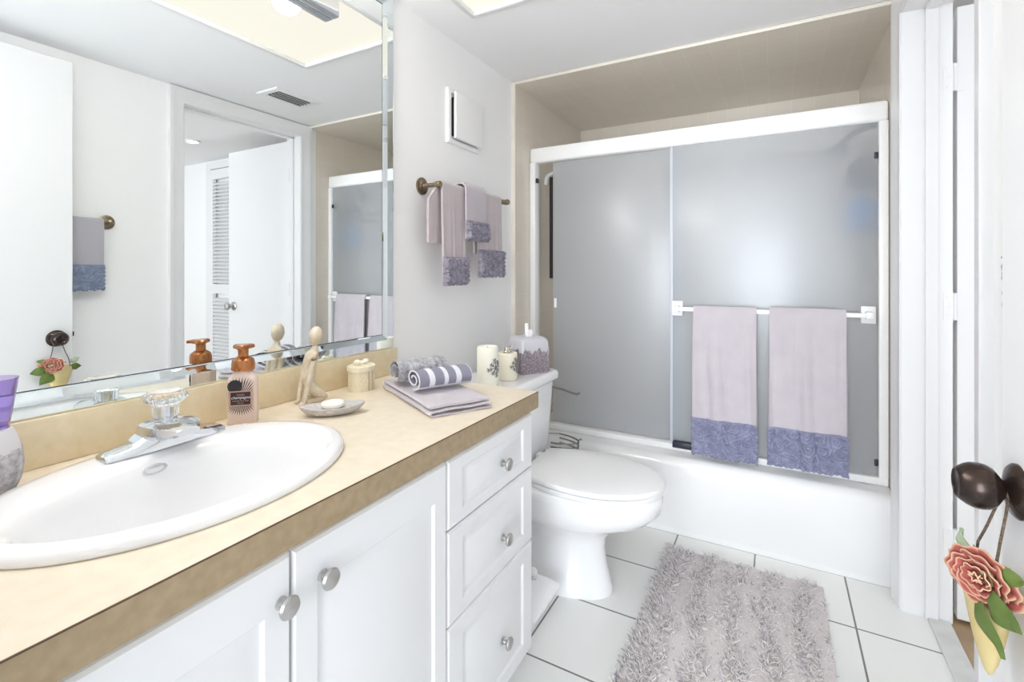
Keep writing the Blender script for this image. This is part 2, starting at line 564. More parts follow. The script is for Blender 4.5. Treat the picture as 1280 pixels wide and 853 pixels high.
SY = 2.345
se = thing('shower_door_frame', 'white metal frame of the sliding shower doors standing on the tub rim', 'shower door frame', (0, 0, 0))
obj('top_rail', B().box(-1.164, 0.381, SY - 0.03, SY + 0.03, 1.75, 1.83, 0.012, 3), FRAMEW, se)
obj('side_jamb', B().box(-1.164, -1.132, SY - 0.03, SY + 0.03, TZ + 0.028, 1.752, 0.004), FRAMEW, se)
obj('side_jamb', B().box(0.350, 0.381, SY - 0.03, SY + 0.03, TZ + 0.028, 1.752, 0.004), FRAMEW, se)
obj('bottom_track', B().box(-1.164, 0.381, SY - 0.03, SY + 0.03, TZ + 0.001, TZ + 0.03, 0.005), FRAMEW, se)
for x, z in ((-1.131, 1.655), (0.349, 1.62), (0.349, 0.42)):
    s = 1 if x < 0 else -1
    obj('bumper', B().box(min(x, x + s * 0.012), max(x, x + s * 0.012), SY - 0.026, SY - 0.005, z - 0.012, z + 0.012, 0.002), DARKP, se)
obj('panel_guide', B().box(-0.42, -0.33, SY - 0.045, SY - 0.005, TZ + 0.018, TZ + 0.046, 0.004), DARKP, se)

po = thing('sliding_shower_panel', 'right outer frosted glass shower panel carrying the white towel bar', 'shower door')
obj('glass', B().box(-0.430, 0.347, SY - 0.018, SY - 0.012, TZ + 0.034, 1.765, 0.001), FROST, po)
obj('edge_strip', B().box(-0.434, -0.422, SY - 0.0195, SY - 0.0105, TZ + 0.034, 1.765, 0.001), M('edge_seal', rgb(192, 197, 205), 0.3), po)
BARY, BARZ = SY - 0.065, 0.996
tb = obj('towel_bar', B().box(-0.40, 0.32, BARY - 0.007, BARY + 0.007, BARZ - 0.009, BARZ + 0.009, 0.002), FRAMEW, po)
for x in (-0.40, 0.317):
    b = B().box(x - 0.024, x + 0.024, SY - 0.032, SY - 0.0185, BARZ - 0.034, BARZ + 0.034, 0.003)
    b.box(x - 0.012, x + 0.012, BARY - 0.012, SY - 0.03, BARZ - 0.014, BARZ + 0.014, 0.003)
    obj('bar_bracket', b, FRAMEW, tb)
pi_ = thing('sliding_shower_panel', 'left inner frosted glass shower panel slid away from the tiled wall', 'shower door')
obj('glass', B().box(-1.045, -0.37, SY + 0.010, SY + 0.016, TZ + 0.034, 1.765, 0.001), FROST, pi_)
obj('finger_pull', B().box(-1.036, -1.022, SY + 0.002, SY + 0.0098, 0.975, 1.025, 0.002), FRAMEW, pi_)

# things behind the frosted glass
gb = thing('grab_bar', 'white curved bar end on tiled wall behind left frosted panel', 'bar', (-1.166, 2.52, 1.728))
obj('bar', B().tube([(0, 0, -0.06), (0.005, 0, -0.03), (0.018, 0, -0.01), (0.04, 0, 0), (0.2, 0.02, 0)], 0.012, 12), PLASW, gb)
hm = obj('hanging_cloth', B().sheet(lambda u, v: Vector((-1.140 + 0.055 * u + 0.004 * sin(v * 9) * u, 2.52 + 0.01 * sin(5 * u), 1.708 - 0.58 * v)), 8, 16, 0.014), M('dark_cloth', rgb(62, 56, 54), 0.9))
tag(hm, 'dark narrow cloth hanging from white bar behind the frosted glass', 'cloth')
sh = thing('shower_head', 'dark blurred shower head behind the top right of the frosted glass', 'shower', (RX, 2.52, 1.76))  # fixed shower head on a wall arm
obj('arm', B().tube([(0, 0, 0), (-0.06, 0, 0.005), (-0.11, 0, -0.02), (-0.14, 0, -0.05)], 0.011, 10), BLACKP, sh)
obj('head', B().lathe([(0.012, 0.0), (0.02, -0.02), (0.04, -0.05), (0.038, -0.06), (0.01, -0.06)], 20, Matrix.Translation((-0.14, 0, -0.045)) @ Matrix.Rotation(radians(20), 4, 'Y')), BLACKP, sh)
sc = thing('shower_caddy', 'dark wire caddy hanging on shower wall behind right frosted panel', 'caddy', (RX, 2.50, 1.325))
b = B()
b.tube([(-0.004, 0.02, 0.40), (-0.004, 0.02, 0)], 0.004, 8).tube([(-0.004, 0.09, 0.40), (-0.004, 0.09, 0)], 0.004, 8)
obj('hanger', b, BLACKP, sc)
for z in (0.0, 0.19):
    b = B().box(-0.140, -0.004, -0.07, 0.16, z, z + 0.008, 0.002)
    b.tube([(-0.004, -0.07, z + 0.05), (-0.140, -0.07, z + 0.05), (-0.140, 0.16, z + 0.05), (-0.004, 0.16, z + 0.05)], 0.003, 8)
    obj('shelf', b, BLACKP, sc)


def bottle(name, label, loc, r, h, m, capm):
    t = thing(name, label, 'bottle', loc)
    obj('bottle_body', B().lathe([(r * .95, 0), (r, 0.005), (r, h * .8), (r * .8, h * .9), (r * .4, h * .94), (r * .4, h * .96)], 24), m, t)
    obj('cap', B().lathe([(r * .45, h * .93), (r * .45, h * 1.06), (r * .4, h * 1.08)], 20), capm, t)
    return t


bottle('shampoo_bottle', 'blue bottle showing blurred through the right frosted panel', (RX - 0.078, 2.50, 1.3345), 0.052, 0.14, BLUEP, BLUEP)
bottle('shampoo_bottle', 'dark bottle above the blue one behind right frosted panel', (RX - 0.078, 2.50, 1.5245), 0.050, 0.10, BLACKP, BLACKP)

# ------------------------------------------------------------------ vanity
VY0, VY1, VF = 0.055, 1.272, -0.648
van = thing('vanity_cabinet', 'white raised panel vanity cabinet under the sink counter', 'cabinet', (0, 0, 0))
b = B()
b.box(WX + 0.002, VF, VY0, VY0 + 0.018, 0.075, 0.763)
b.box(WX + 0.002, VF, VY1 - 0.018, VY1, 0.075, 0.763)
b.box(WX + 0.002, VF, VY0 + 0.018, VY1 - 0.018, 0.075, 0.093)
b.box(WX + 0.002, WX + 0.012, VY0 + 0.018, VY1 - 0.018, 0.093, 0.763)
b.box(VF - 0.018, VF, VY0 + 0.018, VY1 - 0.018, 0.735, 0.763)
b.box(VF - 0.018, VF, 0.832, 0.872, 0.093, 0.735)
b.box(VF - 0.018, VF, VY0 + 0.018, 0.068, 0.093, 0.735)
b.box(VF - 0.018, VF, 0.462, 0.474, 0.093, 0.735)
for zz in (0.378, 0.592):
    b.box(VF - 0.018, VF, 0.872, VY1 - 0.018, zz - 0.015, zz + 0.015)
b.box(WX + 0.002, VF - 0.03, VY0, VY1 - 0.0, 0.0, 0.076)
obj('body', b, CABW, van, smooth=False)


def front(name, y0, y1, z0, z1, ix, iy, ky, kz):
    b = B()
    w, h = y1 - y0, z1 - z0
    pr = [(0, 0, 0), (0, 0, 0.013), (0.004, 0.004, 0.018), (ix, iy, 0.018), (ix + 0.005, iy + 0.005, 0.0125), (ix + 0.011, iy + 0.011, 0.0125), (ix + 0.024, iy + 0.024, 0.0165)]
    b.rect((VF + 0.0005, y0, z0), (0, 1, 0), (0, 0, 1), (1, 0, 0), w, h, pr)
    o = obj(name, b, CABW, van, angle=20)
    mk = Matrix.Translation((VF + 0.0185, ky, kz)) @ Matrix.Rotation(radians(90), 4, 'Y')
    obj('knob', B().lathe([(0.0095, 0), (0.0095, 0.002), (0.0065, 0.004), (0.006, 0.011), (0.009, 0.014), (0.0155, 0.017), (0.0165, 0.020), (0.0145, 0.0235), (0.008, 0.026), (0.001, 0.027)], 28, mk), NICKEL, o)
    return o


front('door', 0.062, 0.466, 0.062, 0.748, 0.042, 0.072, 0.449, 0.684)
front('door', 0.470, 0.850, 0.062, 0.748, 0.042, 0.072, 0.522, 0.684)
front('drawer', 0.855, 1.268, 0.594, 0.748, 0.055, 0.03, 1.094, 0.662)
front('drawer', 0.855, 1.268, 0.380, 0.590, 0.055, 0.035, 1.096, 0.465)
front('drawer', 0.855, 1.268, 0.062, 0.376, 0.055, 0.04, 1.096, 0.193)

# countertop
ct = thing('countertop', 'cream laminate countertop with shade-darkened front edge over the vanity', 'countertop', (0, 0, 0))
SCX, SCY, SAX, SAY = -0.892, 0.462, 0.214, 0.280
CX0, CX1, CY0, CY1, CT = WX + 0.001, -0.6195, FY + 0.002, 1.285, 0.81
hx, hy = SAX - 0.012, SAY - 0.012
angs = [2 * pi * k / 72 for k in range(72)] + [atan2(y - SCY, x - SCX) % (2 * pi) for x in (CX0, CX1) for y in (CY0, CY1)]
angs = sorted(angs)


def toedge(a):
    dx, dy = cos(a), sin(a); t = 1e9
    if dx > 1e-9: t = min(t, (CX1 - SCX) / dx)
    if dx < -1e-9: t = min(t, (CX0 - SCX) / dx)
    if dy > 1e-9: t = min(t, (CY1 - SCY) / dy)
    if dy < -1e-9: t = min(t, (CY0 - SCY) / dy)
    return SCX + dx * t, SCY + dy * t


def toell(a):
    dx, dy = cos(a), sin(a)
    t = 1 / sqrt((dx / hx) ** 2 + (dy / hy) ** 2)
    return SCX + dx * t, SCY + dy * t


rin_t = [Vector((*toell(a), CT)) for a in angs]
rout_t = [Vector((*toedge(a), CT)) for a in angs]
rout_b = [Vector((p.x, p.y, CT - 0.045)) for p in rout_t]
rin_b = [Vector((p.x, p.y, CT - 0.045)) for p in rin_t]
b = B().loft([rin_b, rin_t, rout_t, rout_b, rin_b], cap=False)
bmesh.ops.remove_doubles(b.bm, verts=b.bm.verts[:], dist=1e-6)
obj('slab', b, LAM, ct, smooth=False)
obj('edge_band', B().box(CX1, CX1 + 0.0025, CY0, CY1, CT - 0.047, CT - 0.0016), LAM_SHADE, ct, smooth=False)
obj('seam_line', B().box(CX1, CX1 + 0.0022, CY0, CY1, CT - 0.0016, CT - 0.0002), SEAM, ct, smooth=False)
obj('backsplash', B().box(WX + 0.001, WX + 0.022, CY0, CY1, CT + 0.0005, 0.90, 0.002), LAMB, ct)

# ------------------------------------------------------------------ sink and faucet
sk = thing('sink', 'white oval drop-in sink set in the cream counter', 'sink', (0, 0, 0))


def ell(cx, cy, ax, ay, z, n=72, p=2.0):
    r = []
    for k in range(n):
        t = 2 * pi * k / n
        c, s = cos(t), sin(t)
        r.append(Vector((cx + ax * math.copysign(abs(c) ** (2 / p), c), cy + ay * math.copysign(abs(s) ** (2 / p), s), z)))
    return r


rg = [ell(SCX, SCY, 0.200, 0.266, 0.79), ell(SCX, SCY, 0.200, 0.266, 0.8108), ell(SCX, SCY, SAX - 0.002, SAY - 0.002, 0.8108), ell(SCX, SCY, SAX, SAY, 0.815), ell(SCX, SCY, SAX - 0.003, SAY - 0.003, 0.822),
      ell(SCX, SCY, SAX - 0.012, SAY - 0.012, 0.8275), ell(SCX + 0.004, SCY, SAX - 0.026, SAY - 0.026, 0.829), ell(SCX + 0.030, SCY - 0.003, 0.172, 0.244, 0.828),
      ell(-0.850, 0.457, 0.157, 0.234, 0.825), ell(-0.846, 0.456, 0.149, 0.226, 0.816), ell(-0.844, 0.456, 0.143, 0.219, 0.80),
      ell(-0.845, 0.456, 0.132, 0.203, 0.76), ell(-0.848, 0.456, 0.115, 0.178, 0.72), ell(-0.85, 0.456, 0.085, 0.13, 0.693), ell(-0.853, 0.456, 0.05, 0.07, 0.681), ell(-0.855, 0.456, 0.022, 0.022, 0.678)]
obj('basin', B().loft(rg, cap0=False, cap1=True), M('sink_porcelain', rgb(238, 238, 239), 0.1, coat=0.3), sk, angle=60)
obj('drain', B().lathe([(0.027, 0), (0.027, 0.003), (0.022, 0.004), (0.018, 0.001), (0.004, 0.003)], 28, Matrix.Translation((-0.855, 0.456, 0.679))), CHROME, sk)
mo = Matrix.Translation((-0.9905, 0.452, 0.806)) @ Matrix.Rotation(radians(78), 4, 'Y')
b = B()
b.loft([[mo @ p for p in ell(0, 0, 0.009, 0.020, h)] for h in (-0.003, 0.003)] + [[mo @ p for p in ell(0, 0, 0.006, 0.017, 0.004)], [mo @ p for p in ell(0, 0, 0.005, 0.015, 0.0)]])
obj('overflow_ring', b, M('overflow_grey', rgb(205, 205, 206), 0.2, 0.3), sk)

fc = thing('faucet', 'chrome centerset faucet with clear knob at the back of the oval sink', 'faucet', (-1.047, 0.497, 0.829))
b = B()
secs = [(-0.106, 0.010, 0.003), (-0.104, 0.021, 0.009), (-0.098, 0.024, 0.013), (-0.070, 0.026, 0.017), (-0.056, 0.027, 0.021), (-0.044, 0.0275, 0.030), (-0.034, 0.028, 0.040), (-0.022, 0.028, 0.047), (0.0, 0.028, 0.049)]
secs = secs + [(-y, w, h) for y, w, h in reversed(secs[:-1])]
rings = []
for y, w, h in secs:
    rings.append([Vector((sx * w * kw, y, h * kh)) for sx, kw, kh in ((-1, 1, 0), (-1, 1, .25), (-1, .86, .75), (-1, .6, .98), (1, .6, .98), (1, .86, .75), (1, 1, .25), (1, 1, 0))])
b.loft(rings)
obj('body', b, CHROME, fc, angle=30)
b = B()
rings = []
for x, hw, z0, z1 in ((-0.015, 0.045, 0.022, 0.049), (0.02, 0.048, 0.022, 0.052), (0.045, 0.043, 0.024, 0.050), (0.075, 0.026, 0.028, 0.046), (0.083, 0.02, 0.031, 0.043)):
    rings.append([Vector((x, sy * hw * kw, z0 + (z1 - z0) * kz)) for sy, kw, kz in ((-1, .8, 0), (-1, 1, .3), (-1, .92, .8), (-1, .62, 1), (1, .62, 1), (1, .92, .8), (1, 1, .3), (1, .8, 0))])
b.loft(rings)
obj('spout', b, CHROME, fc, angle=25)
obj('handle_stem', B().lathe([(0.019, 0.050), (0.019, 0.054), (0.010, 0.056), (0.010, 0.074)], 24), CHROME, fc)
fl = lambda t, z: 1 + (0.05 if z > 0.078 else 0.03) * cos(20 * t)
hk = obj('handle', B().lathe([(0.0195, 0.0545), (0.021, 0.057), (0.0225, 0.074), (0.0235, 0.079), (0.032, 0.085), (0.0365, 0.091), (0.0365, 0.095), (0.033, 0.100), (0.028, 0.1025)], 80, None, fl), ACRYL, fc, angle=50)
obj('handle_cap', B().lathe([(0.0265, 0.1022), (0.0265, 0.1042), (0.014, 0.1058), (0.002, 0.106)], 32), M('cap_pearl', rgb(240, 234, 226), 0.15, 0.4), hk)

# ------------------------------------------------------------------ mirror and light bar on it
MX = WX + 0.003
MZ0, MZ1, MY0, MY1 = 0.9012, 2.128, FY + 0.003, 1.272
mi = thing('wall_mirror', 'large wall mirror edged with mirrored strips above the sink counter', 'mirror', (0, 0, 0))
FW = 0.048
obj('backing', B().box(MX - 0.0025, MX + 0.0015, MY0 + .01, MY1 - .01, MZ0 + .01, MZ1 - .01), M('mirror_backing', rgb(44, 72, 76), 0.5), mi, smooth=False)
obj('mirror_glass', B().box(MX + 0.002, -1.178, MY0 + FW + .002, MY1 - FW - .002, MZ0 + FW + .002, MZ1 - FW - .002), MIRROR, mi, smooth=False)
prof = [(0.0, -0.002), (0.0, 0.010), (0.003, 0.0112), (0.030, 0.0112), (0.045, 0.0065), (FW, 0.005), (FW, -0.002)]
for side in range(4):
    rings = []
    for e in (0, 1):
        ring = []
        for d, h in prof:
            c = [(MY0 + d, MZ0 + d), (MY1 - d, MZ0 + d), (MY1 - d, MZ1 - d), (MY0 + d, MZ1 - d)]
            yy, zz = c[(side + e) % 4]
            ring.append(Vector((MX + h, yy, zz)))
        rings.append(ring)
    obj('mirror_strip', B().loft(rings), BEVELM, mi, smooth=False)

lb = thing('vanity_light_bar', 'chrome strip light with round globe bulbs mounted high on the mirror', 'light', (-1.178, 0.5405, 1.928))
obj('housing', B().box(0.0005, 0.03, -0.4725, 0.4725, 0, 0.112, 0.003), CHROME, lb)
GLOBE = M('globe_lit', rgb(255, 255, 255), 0.2, emit=((1.0, 0.975, 0.94, 1), BULB_EMIT))
for k in range(6):
    y = 0.3875 - 0.155 * k
    s = obj('socket', B().lathe([(0.022, 0), (0.022, 0.006), (0.016, 0.010), (0.016, 0.026)], 20, Matrix.Translation((0.0295, y, 0.05)) @ Matrix.Rotation(radians(90), 4, 'Y')), CHROME, lb)
    obj('globe_bulb', B().sphere((0.098, y, 0.047), 0.042), GLOBE, s)

lp = thing('ceiling_light_panel', 'cream lit rectangular light panel set in the ceiling', 'light', (0, 0, 0))
obj('diffuser', B().box(PX0 + 0.002, PX1 - 0.002, PY0 + 0.002, PY1 - 0.002, CZ + 0.012, CZ + 0.018), M('panel_lit', rgb(60, 58, 54), 0.5, emit=((0.88, 0.83, 0.73, 1), PANEL_EMIT)), lp, smooth=False)
b = B()
t = 0.014
b.box(PX0 - t, PX0 + 0.004, PY0 - t, PY1 + t, CZ - 0.006, CZ + 0.011, 0.002)
b.box(PX1 - 0.004, PX1 + t, PY0 - t, PY1 + t, CZ - 0.006, CZ + 0.011, 0.002)
b.box(PX0, PX1, PY0 - t, PY0 + 0.004, CZ - 0.006, CZ + 0.011, 0.002)
b.box(PX0, PX1, PY1 - 0.004, PY1 + t, CZ - 0.006, CZ + 0.011, 0.002)
obj('panel_frame', b, TRIMW, lp)

cv = thing('ceiling_vent', 'white ceiling air register with dark slots near the door head', 'vent', (0.018, 1.745, CZ))
b = B()
vx, vy = 0.088, 0.138
b.rect((-vx, -vy, -0.0005), (1, 0, 0), (0, 1, 0), (0, 0, -1), 2 * vx, 2 * vy, [(0, 0, 0), (0, 0, 0.002), (0.006, 0.006, 0.007), (0.035, 0.035, 0.007), (0.036, 0.036, 0.003)])
obj('register_frame', b, TRIMW, cv)
obj('duct', B().box(-0.052, 0.052, -0.102, 0.102, -0.0045, -0.0035), DARK, cv)
for k in range(4):
    x = -0.039 + 0.026 * k
    n = B().box(-0.0065, 0.0065, -0.102, 0.102, -0.0008, 0.0008).xf(Matrix.Translation((x, 0, -0.0095)) @ Matrix.Rotation(radians(-50), 4, 'Y'))
    obj('blade', n, TRIMW, cv)

dl = thing('ceiling_downlight', 'small round downlight in the hall ceiling seen in the mirror', 'light', (1.42, 1.97, CZ))
obj('trim_ring', B().lathe([(0.05, 0), (0.05, -0.006), (0.038, -0.012), (0.034, -0.004)], 28, cap=False), TRIMW, dl)
obj('lens', B().lathe([(0.036, -0.003), (0.03, -0.010), (0.01, -0.013)], 24), M('downlight_lit', rgb(255, 255, 255), 0.3, emit=((1, 0.95, 0.88, 1), 8.0)), dl)

# exhaust fan cover
ef = thing('exhaust_fan', 'square white exhaust fan cover on the wall above the towel bar', 'fan', (WX, 1.71, 1.81))
obj('fan_frame', B().rect((0.0005, -0.118, -0.113), (0, 1, 0), (0, 0, 1), (1, 0, 0), 0.236, 0.226, [(0, 0, 0), (0, 0, 0.010), (0.004, 0.004, 0.014), (0.018, 0.018, 0.014), (0.02, 0.02, 0.006)]), PLASW, ef)
obj('fan_grille', B().box(0.007, 0.022, -0.085, 0.095, -0.08, 0.08), DARK, ef, smooth=False)
obj('cover_plate', B().rect((0.024, -0.092, -0.093), (0, 1, 0), (0, 0, 1), (1, 0, 0), 0.206, 0.192, [(0, 0, 0), (0, 0, 0.006), (0.003, 0.003, 0.010), (0.008, 0.008, 0.011)]), PLASW, ef)


# ------------------------------------------------------------------ towels
def rosettes(seed, w, h, step=0.05):
    rnd = random.Random(seed)
    cs = []
    nx, nz = max(1, round(w / step)), max(1, round(h / step))
    for i in range(nx):
        for j in range(nz):
            cs.append(((i + .5 + rnd.uniform(-.25, .25)) * w / nx, (j + .5 + rnd.uniform(-.25, .25)) * h / nz, rnd.uniform(0, 6), rnd.choice((1, -1))))

    def f(x, z):
        best = min(cs, key=lambda c: (c[0] - x) ** 2 + (c[1] - z) ** 2)
        dx, dz = x - best[0], z - best[1]
        r = sqrt(dx * dx + dz * dz); a = atan2(dz, dx)
        rr = r * (1 + 0.16 * sin(3 * a + best[2]) + 0.08 * sin(7 * a + 2 * best[2]))
        ph = rr / 0.0105 * pi * 2 / 1.35 + best[3] * a + best[2]
        return 0.0075 * (0.5 + 0.5 * sin(ph)) ** 0.7 + 0.004 * exp(-(r / 0.022) ** 2)
    return f


def towel(name, label, group, mat_, w, front_l, back_l, r, cloth, ruff, band, seed, amp=0.006, taper=0.0, th=0.007, backband=True, kw=2.2, bskew=0.0):
    """bar along local x, front towards local -y"""
    rnd = random.Random(seed)
    t = thing(name, label, 'towel', (0, 0, 0), 0, group)
    t.matrix_world = mat_
    ph = rnd.uniform(0, 6)
    arc = pi * r
    L = back_l + arc + front_l

    def path(s):
        if s < back_l: return (r, -(back_l - s))
        if s < back_l + arc:
            a = (s - back_l) / r
            return (r * cos(a), r * sin(a))
        return (-r, -(s - back_l - arc))

    def wav(x, z, front):
        k = min(1, -z / 0.25) if z < 0 else 0
        return amp * k * (sin(kw * 2 * pi * x / w + ph) + 0.5 * sin(kw * 3.7 * pi * x / w + 2 * ph + 4 * z))

    def fn(u, v):
        x = (u - .5) * w
        y, z = path(v * L)
        if z < 0: x *= 1 + taper * (-z)
        if y > 0 and z < 0: x += bskew * min(1, -z / .06)
        y += -abs(wav(x, z, y < 0)) * (1 if y < 0 else -0.3)
        return Vector((x, y, z))
    b = B().sheet(fn, 24, 60, th)
    obj('cloth', b, cloth, t, angle=70)
    rf = rosettes(seed, w, band)
    wb = w * (1 + taper * front_l) + 0.004
    nx, nz = int(wb / 0.0022), int(band / 0.0022)
    ed = 0.006

    def bf(u, v):
        x = (u - .5) * wb
        z = -front_l + band * v - 0.004
        base = -r - abs(wav(x, z, True))
        e = min(1, min(u, 1 - u) * wb / ed, min(v, 1 - v) * band / ed)
        rag = 0.0025 * sin(u * 37 + seed) + 0.0018 * sin(u * 91 + seed * 3)
        if v < 0.05: z += rag
        return Vector((x + 0.0018 * sin(v * 40 + seed) * (1 if u > .97 else (-1 if u < .03 else 0)), base - th - 0.001 - rf(u * w, v * band) * e - 0.003 * e, z))

    def bb(u, v):
        x = (u - .5) * wb
        z = -front_l + band * v - 0.004
        base = -r - abs(wav(x, z, True))
        rag = 0.0025 * sin(u * 37 + seed) + 0.0018 * sin(u * 91 + seed * 3)
        if v < 0.05: z += rag
        return Vector((x, base + 0.002, z))
    b = B().grid(bf, nx, nz)
    b2 = B().grid(bb, 30, 8)
    # close: sides and bottom
    b.merge(b2)
    for uu in (0.0, 1.0):
        b.grid(lambda p, q, uu=uu: bf(uu, q).lerp(bb(uu, q), p), 2, nz)
    for vv in (0.0, 1.0):
        b.grid(lambda p, q, vv=vv: bf(q, vv).lerp(bb(q, vv), p), 2, nx)
    bmesh.ops.remove_doubles(b.bm, verts=b.bm.verts[:], dist=1e-5)
    obj('ruffled_border', b, ruff, t, angle=75)
    return t


# wall towel bar
def towel_bar(label, mat_, L, end):
    t = thing('towel_bar', label, 'towel bar', (0, 0, 0))
    t.matrix_world = mat_
    # local x along bar, local +y into the wall; wall at y = end
    obj('bar', B().tube([(-L / 2, 0, 0), (L / 2, 0, 0)], 0.008, 14), ANTIQ, t)
    for sx in (-1, 1):
        m = Matrix.Translation((sx * L / 2, end, 0)) @ Matrix.Rotation(radians(90), 4, 'X')
        p = obj('post', B().lathe([(0.011, 0.008), (0.0085, 0.014), (0.0085, end - 0.02), (0.012, end - 0.014), (0.0135, end), (0.0115, end + 0.010), (0.004, end + 0.0145)], 20, m), ANTIQ, t)
        obj('rosette', B().lathe([(0.033, 0.0005), (0.033, 0.005), (0.026, 0.008), (0.022, 0.008), (0.018, 0.0115), (0.010, 0.013)], 28, m), ANTIQ, p)
    return t


RZ = Matrix.Rotation(radians(90), 4, 'Z')
BX, BZ = -1.105, 1.492
towel_bar('antique brass towel bar on the left wall beside the shower holding three towels', Matrix.Translation((BX, 1.70, BZ)) @ RZ, 0.52, BX - WX)
g = 'towels on the wall bar'
towel('hand_towel', 'mauve hand towel with plum ruffled hem nearest mirror on the wall bar', g,
      Matrix.Translation((BX, 1.518, BZ)) @ RZ, 0.145, 0.372, 0.22, 0.016, TOWELM, RUFFP, 0.105, 3, 0.004, th=0.010, bskew=-.055)
towel('hand_towel', 'mauve hand towel with dark ruffled hem nearest the shower on wall bar', g,
      Matrix.Translation((BX, 1.79, BZ)) @ RZ, 0.19, 0.345, 0.25, 0.014, TOWELM, RUFFP, 0.115, 5, 0.006, th=0.008)
towel('fingertip_towel', 'short pale fingertip towel with ruffled hem in the middle of wall bar', g,
      Matrix.Translation((BX, 1.652, BZ)) @ RZ, 0.15, 0.197, 0.15, 0.033, TOWEL, RUFFP, 0.078, 7, 0.003, th=0.008)

g = 'towels on the shower door bar'
towel('hand_towel', 'lavender towel with blue ruffled hem, left one on the shower door bar', g,
      Matrix.Translation((-0.197, BARY, BARZ)), 0.25, 0.635, 0.50, 0.013, TOWEL, RUFFB, 0.165, 11, 0.014, 0.06, th=0.007, kw=1.6)
towel('hand_towel', 'lavender towel with blue ruffled hem, right one on the shower door bar', g,
      Matrix.Translation((0.108, BARY, BARZ)), 0.265, 0.625, 0.50, 0.013, TOWEL, RUFFB, 0.16, 13, 0.014, 0.05, th=0.007, kw=1.9)

RZm = Matrix.Rotation(radians(-90), 4, 'Z')
towel_bar('antique brass towel bar behind the entry door seen in the mirror', Matrix.Translation((0.336, 0.81, 1.396)) @ RZm, 0.48, RX - 0.336)
towel('hand_towel', 'grey towel with slate ruffled hem half hidden behind the entry door', None,
      Matrix.Translation((0.336, 0.92, 1.396)) @ RZm, 0.20, 0.310, 0.25, 0.0125, TOWELG, RUFFS, 0.115, 17, 0.001, th=0.005)

# ------------------------------------------------------------------ toilet
TCY = 1.70
to = thing('toilet', 'white two-piece toilet with closed lid between vanity and bathtub', 'toilet', (-1.12, TCY, 0))


def egg(x0, x1, bw, z, n=48, sq=0.35):
    xc = x0 + (x1 - x0) * 0.52
    r = []
    for k in range(n):
        t = 2 * pi * k / n
        c, s = cos(t), sin(t)
        if c >= 0: x = xc + (x1 - xc) * c
        else: x = xc + (xc - x0) * math.copysign(abs(c) ** (1 - sq), c)
        y = bw * math.copysign(abs(s) ** (1.0 if c >= 0 else 1 - sq * .6), s)
        r.append(Vector((x, y, z)))
    return r


rg = [egg(.13, .600, .112, 0), egg(.13, .600, .112, .018), egg(.135, .592, .104, .04), egg(.14, .578, .095, .10), egg(.14, .570, .090, .16), egg(.13, .578, .096, .20),
      egg(.11, .612, .118, .236), egg(.09, .672, .148, .262), egg(.07, .732, .170, .290), egg(.05, .768, .182, .325), egg(.045, .778, .185, .365), egg(.045, .777, .184, .384), egg(.05, .770, .178, .391)]
obj('bowl', B().loft(rg), PORC, to, angle=55)
obj('seat', B().loft([egg(.285, .774, .180, .3925), egg(.28, .780, .184, .396), egg(.28, .781, .185, .405), egg(.285, .775, .181, .410)]), PLASW, to, angle=40)


def lid(x0, x1, bw, z, n=24):
    xc = x0 + (x1 - x0) * 0.46
    pts = []
    for k in range(n + 1):
        t = -pi / 2 + pi * k / n
        pts.append(Vector((xc + (x1 - xc) * cos(t), bw * sin(t), z)))
    for k in range(1, n // 2 + 1):
        u = k / (n // 2)
        pts.append(Vector((xc - (xc - x0) * u, bw * (1 - 0.28 * u ** 2), z)))
    for k in range(n // 2, 0, -1):
        u = k / (n // 2)
        pts.append(Vector((xc - (xc - x0) * u, -bw * (1 - 0.28 * u ** 2), z)))
    return pts


obj('lid', B().loft([lid(.292, .780, .182, .412), lid(.288, .785, .187, .415), lid(.288, .786, .188, .424), lid(.292, .782, .184, .430), lid(.31, .76, .168, .434), lid(.40, .66, .09, .437)]), PLASW, to, angle=40)
for s in (-1, 1):
    obj('hinge_cap', B().box(.262, .292, s * .075 - .02, s * .075 + .02, .3915, .424, .006), PLASW, to)
b = B()
b.loft([rrect(0.012, .245, -.215, .215, .045, .3925), rrect(0.006, .258, -.228, .228, .045, .43), rrect(0, .272, -.243, .243, .045, .68), rrect(0, .273, -.244, .244, .045, .70)])
obj('tank', b, PORC, to, angle=50)
obj('tank_lid', B().loft([rrect(-.004, .288, -.252, .252, .045, .7005), rrect(-.008, .295, -.258, .258, .05, .708), rrect(-.008, .295, -.258, .258, .05, .728), rrect(-.002, .289, -.252, .252, .048, .738), rrect(.012, .275, -.238, .238, .04, .740)]), PORC, to, angle=50)
for s in (-1, 1):
    obj('bolt_cap', B().lathe([(.014, 0), (.014, .006), (.011, .014), (.004, .018)], 18, Matrix.Translation((.33, s * .122, 0.0))), PLASW, to)

bn = thing('waste_bin', 'small white plastic bin with round knob between vanity and toilet', 'bin', (-0.80, 1.41, 0))
obj('bin_body', B().loft([rrect(-.10, .105, -.075, .075, .02, 0.0), rrect(-.10, .112, -.08, .082, .02, .012), rrect(-.12, .152, -.10, .108, .02, .088)]), PLASW, bn)
obj('bin_lid', B().loft([rrect(-.122, .155, -.102, .110, .02, .0885), rrect(-.124, .157, -.104, .112, .02, .098), rrect(-.10, .13, -.085, .09, .02, .118)]), PLASW, bn)
k = obj('lid_knob', B().sphere((.075, .06, .142), .0135), PLASW, bn)
obj('knob_collar', B().lathe([(.010, .117), (.012, .120), (.012, .127), (.008, .130)], 18, Matrix.Translation((.075, .06, 0))), CHROME, k)

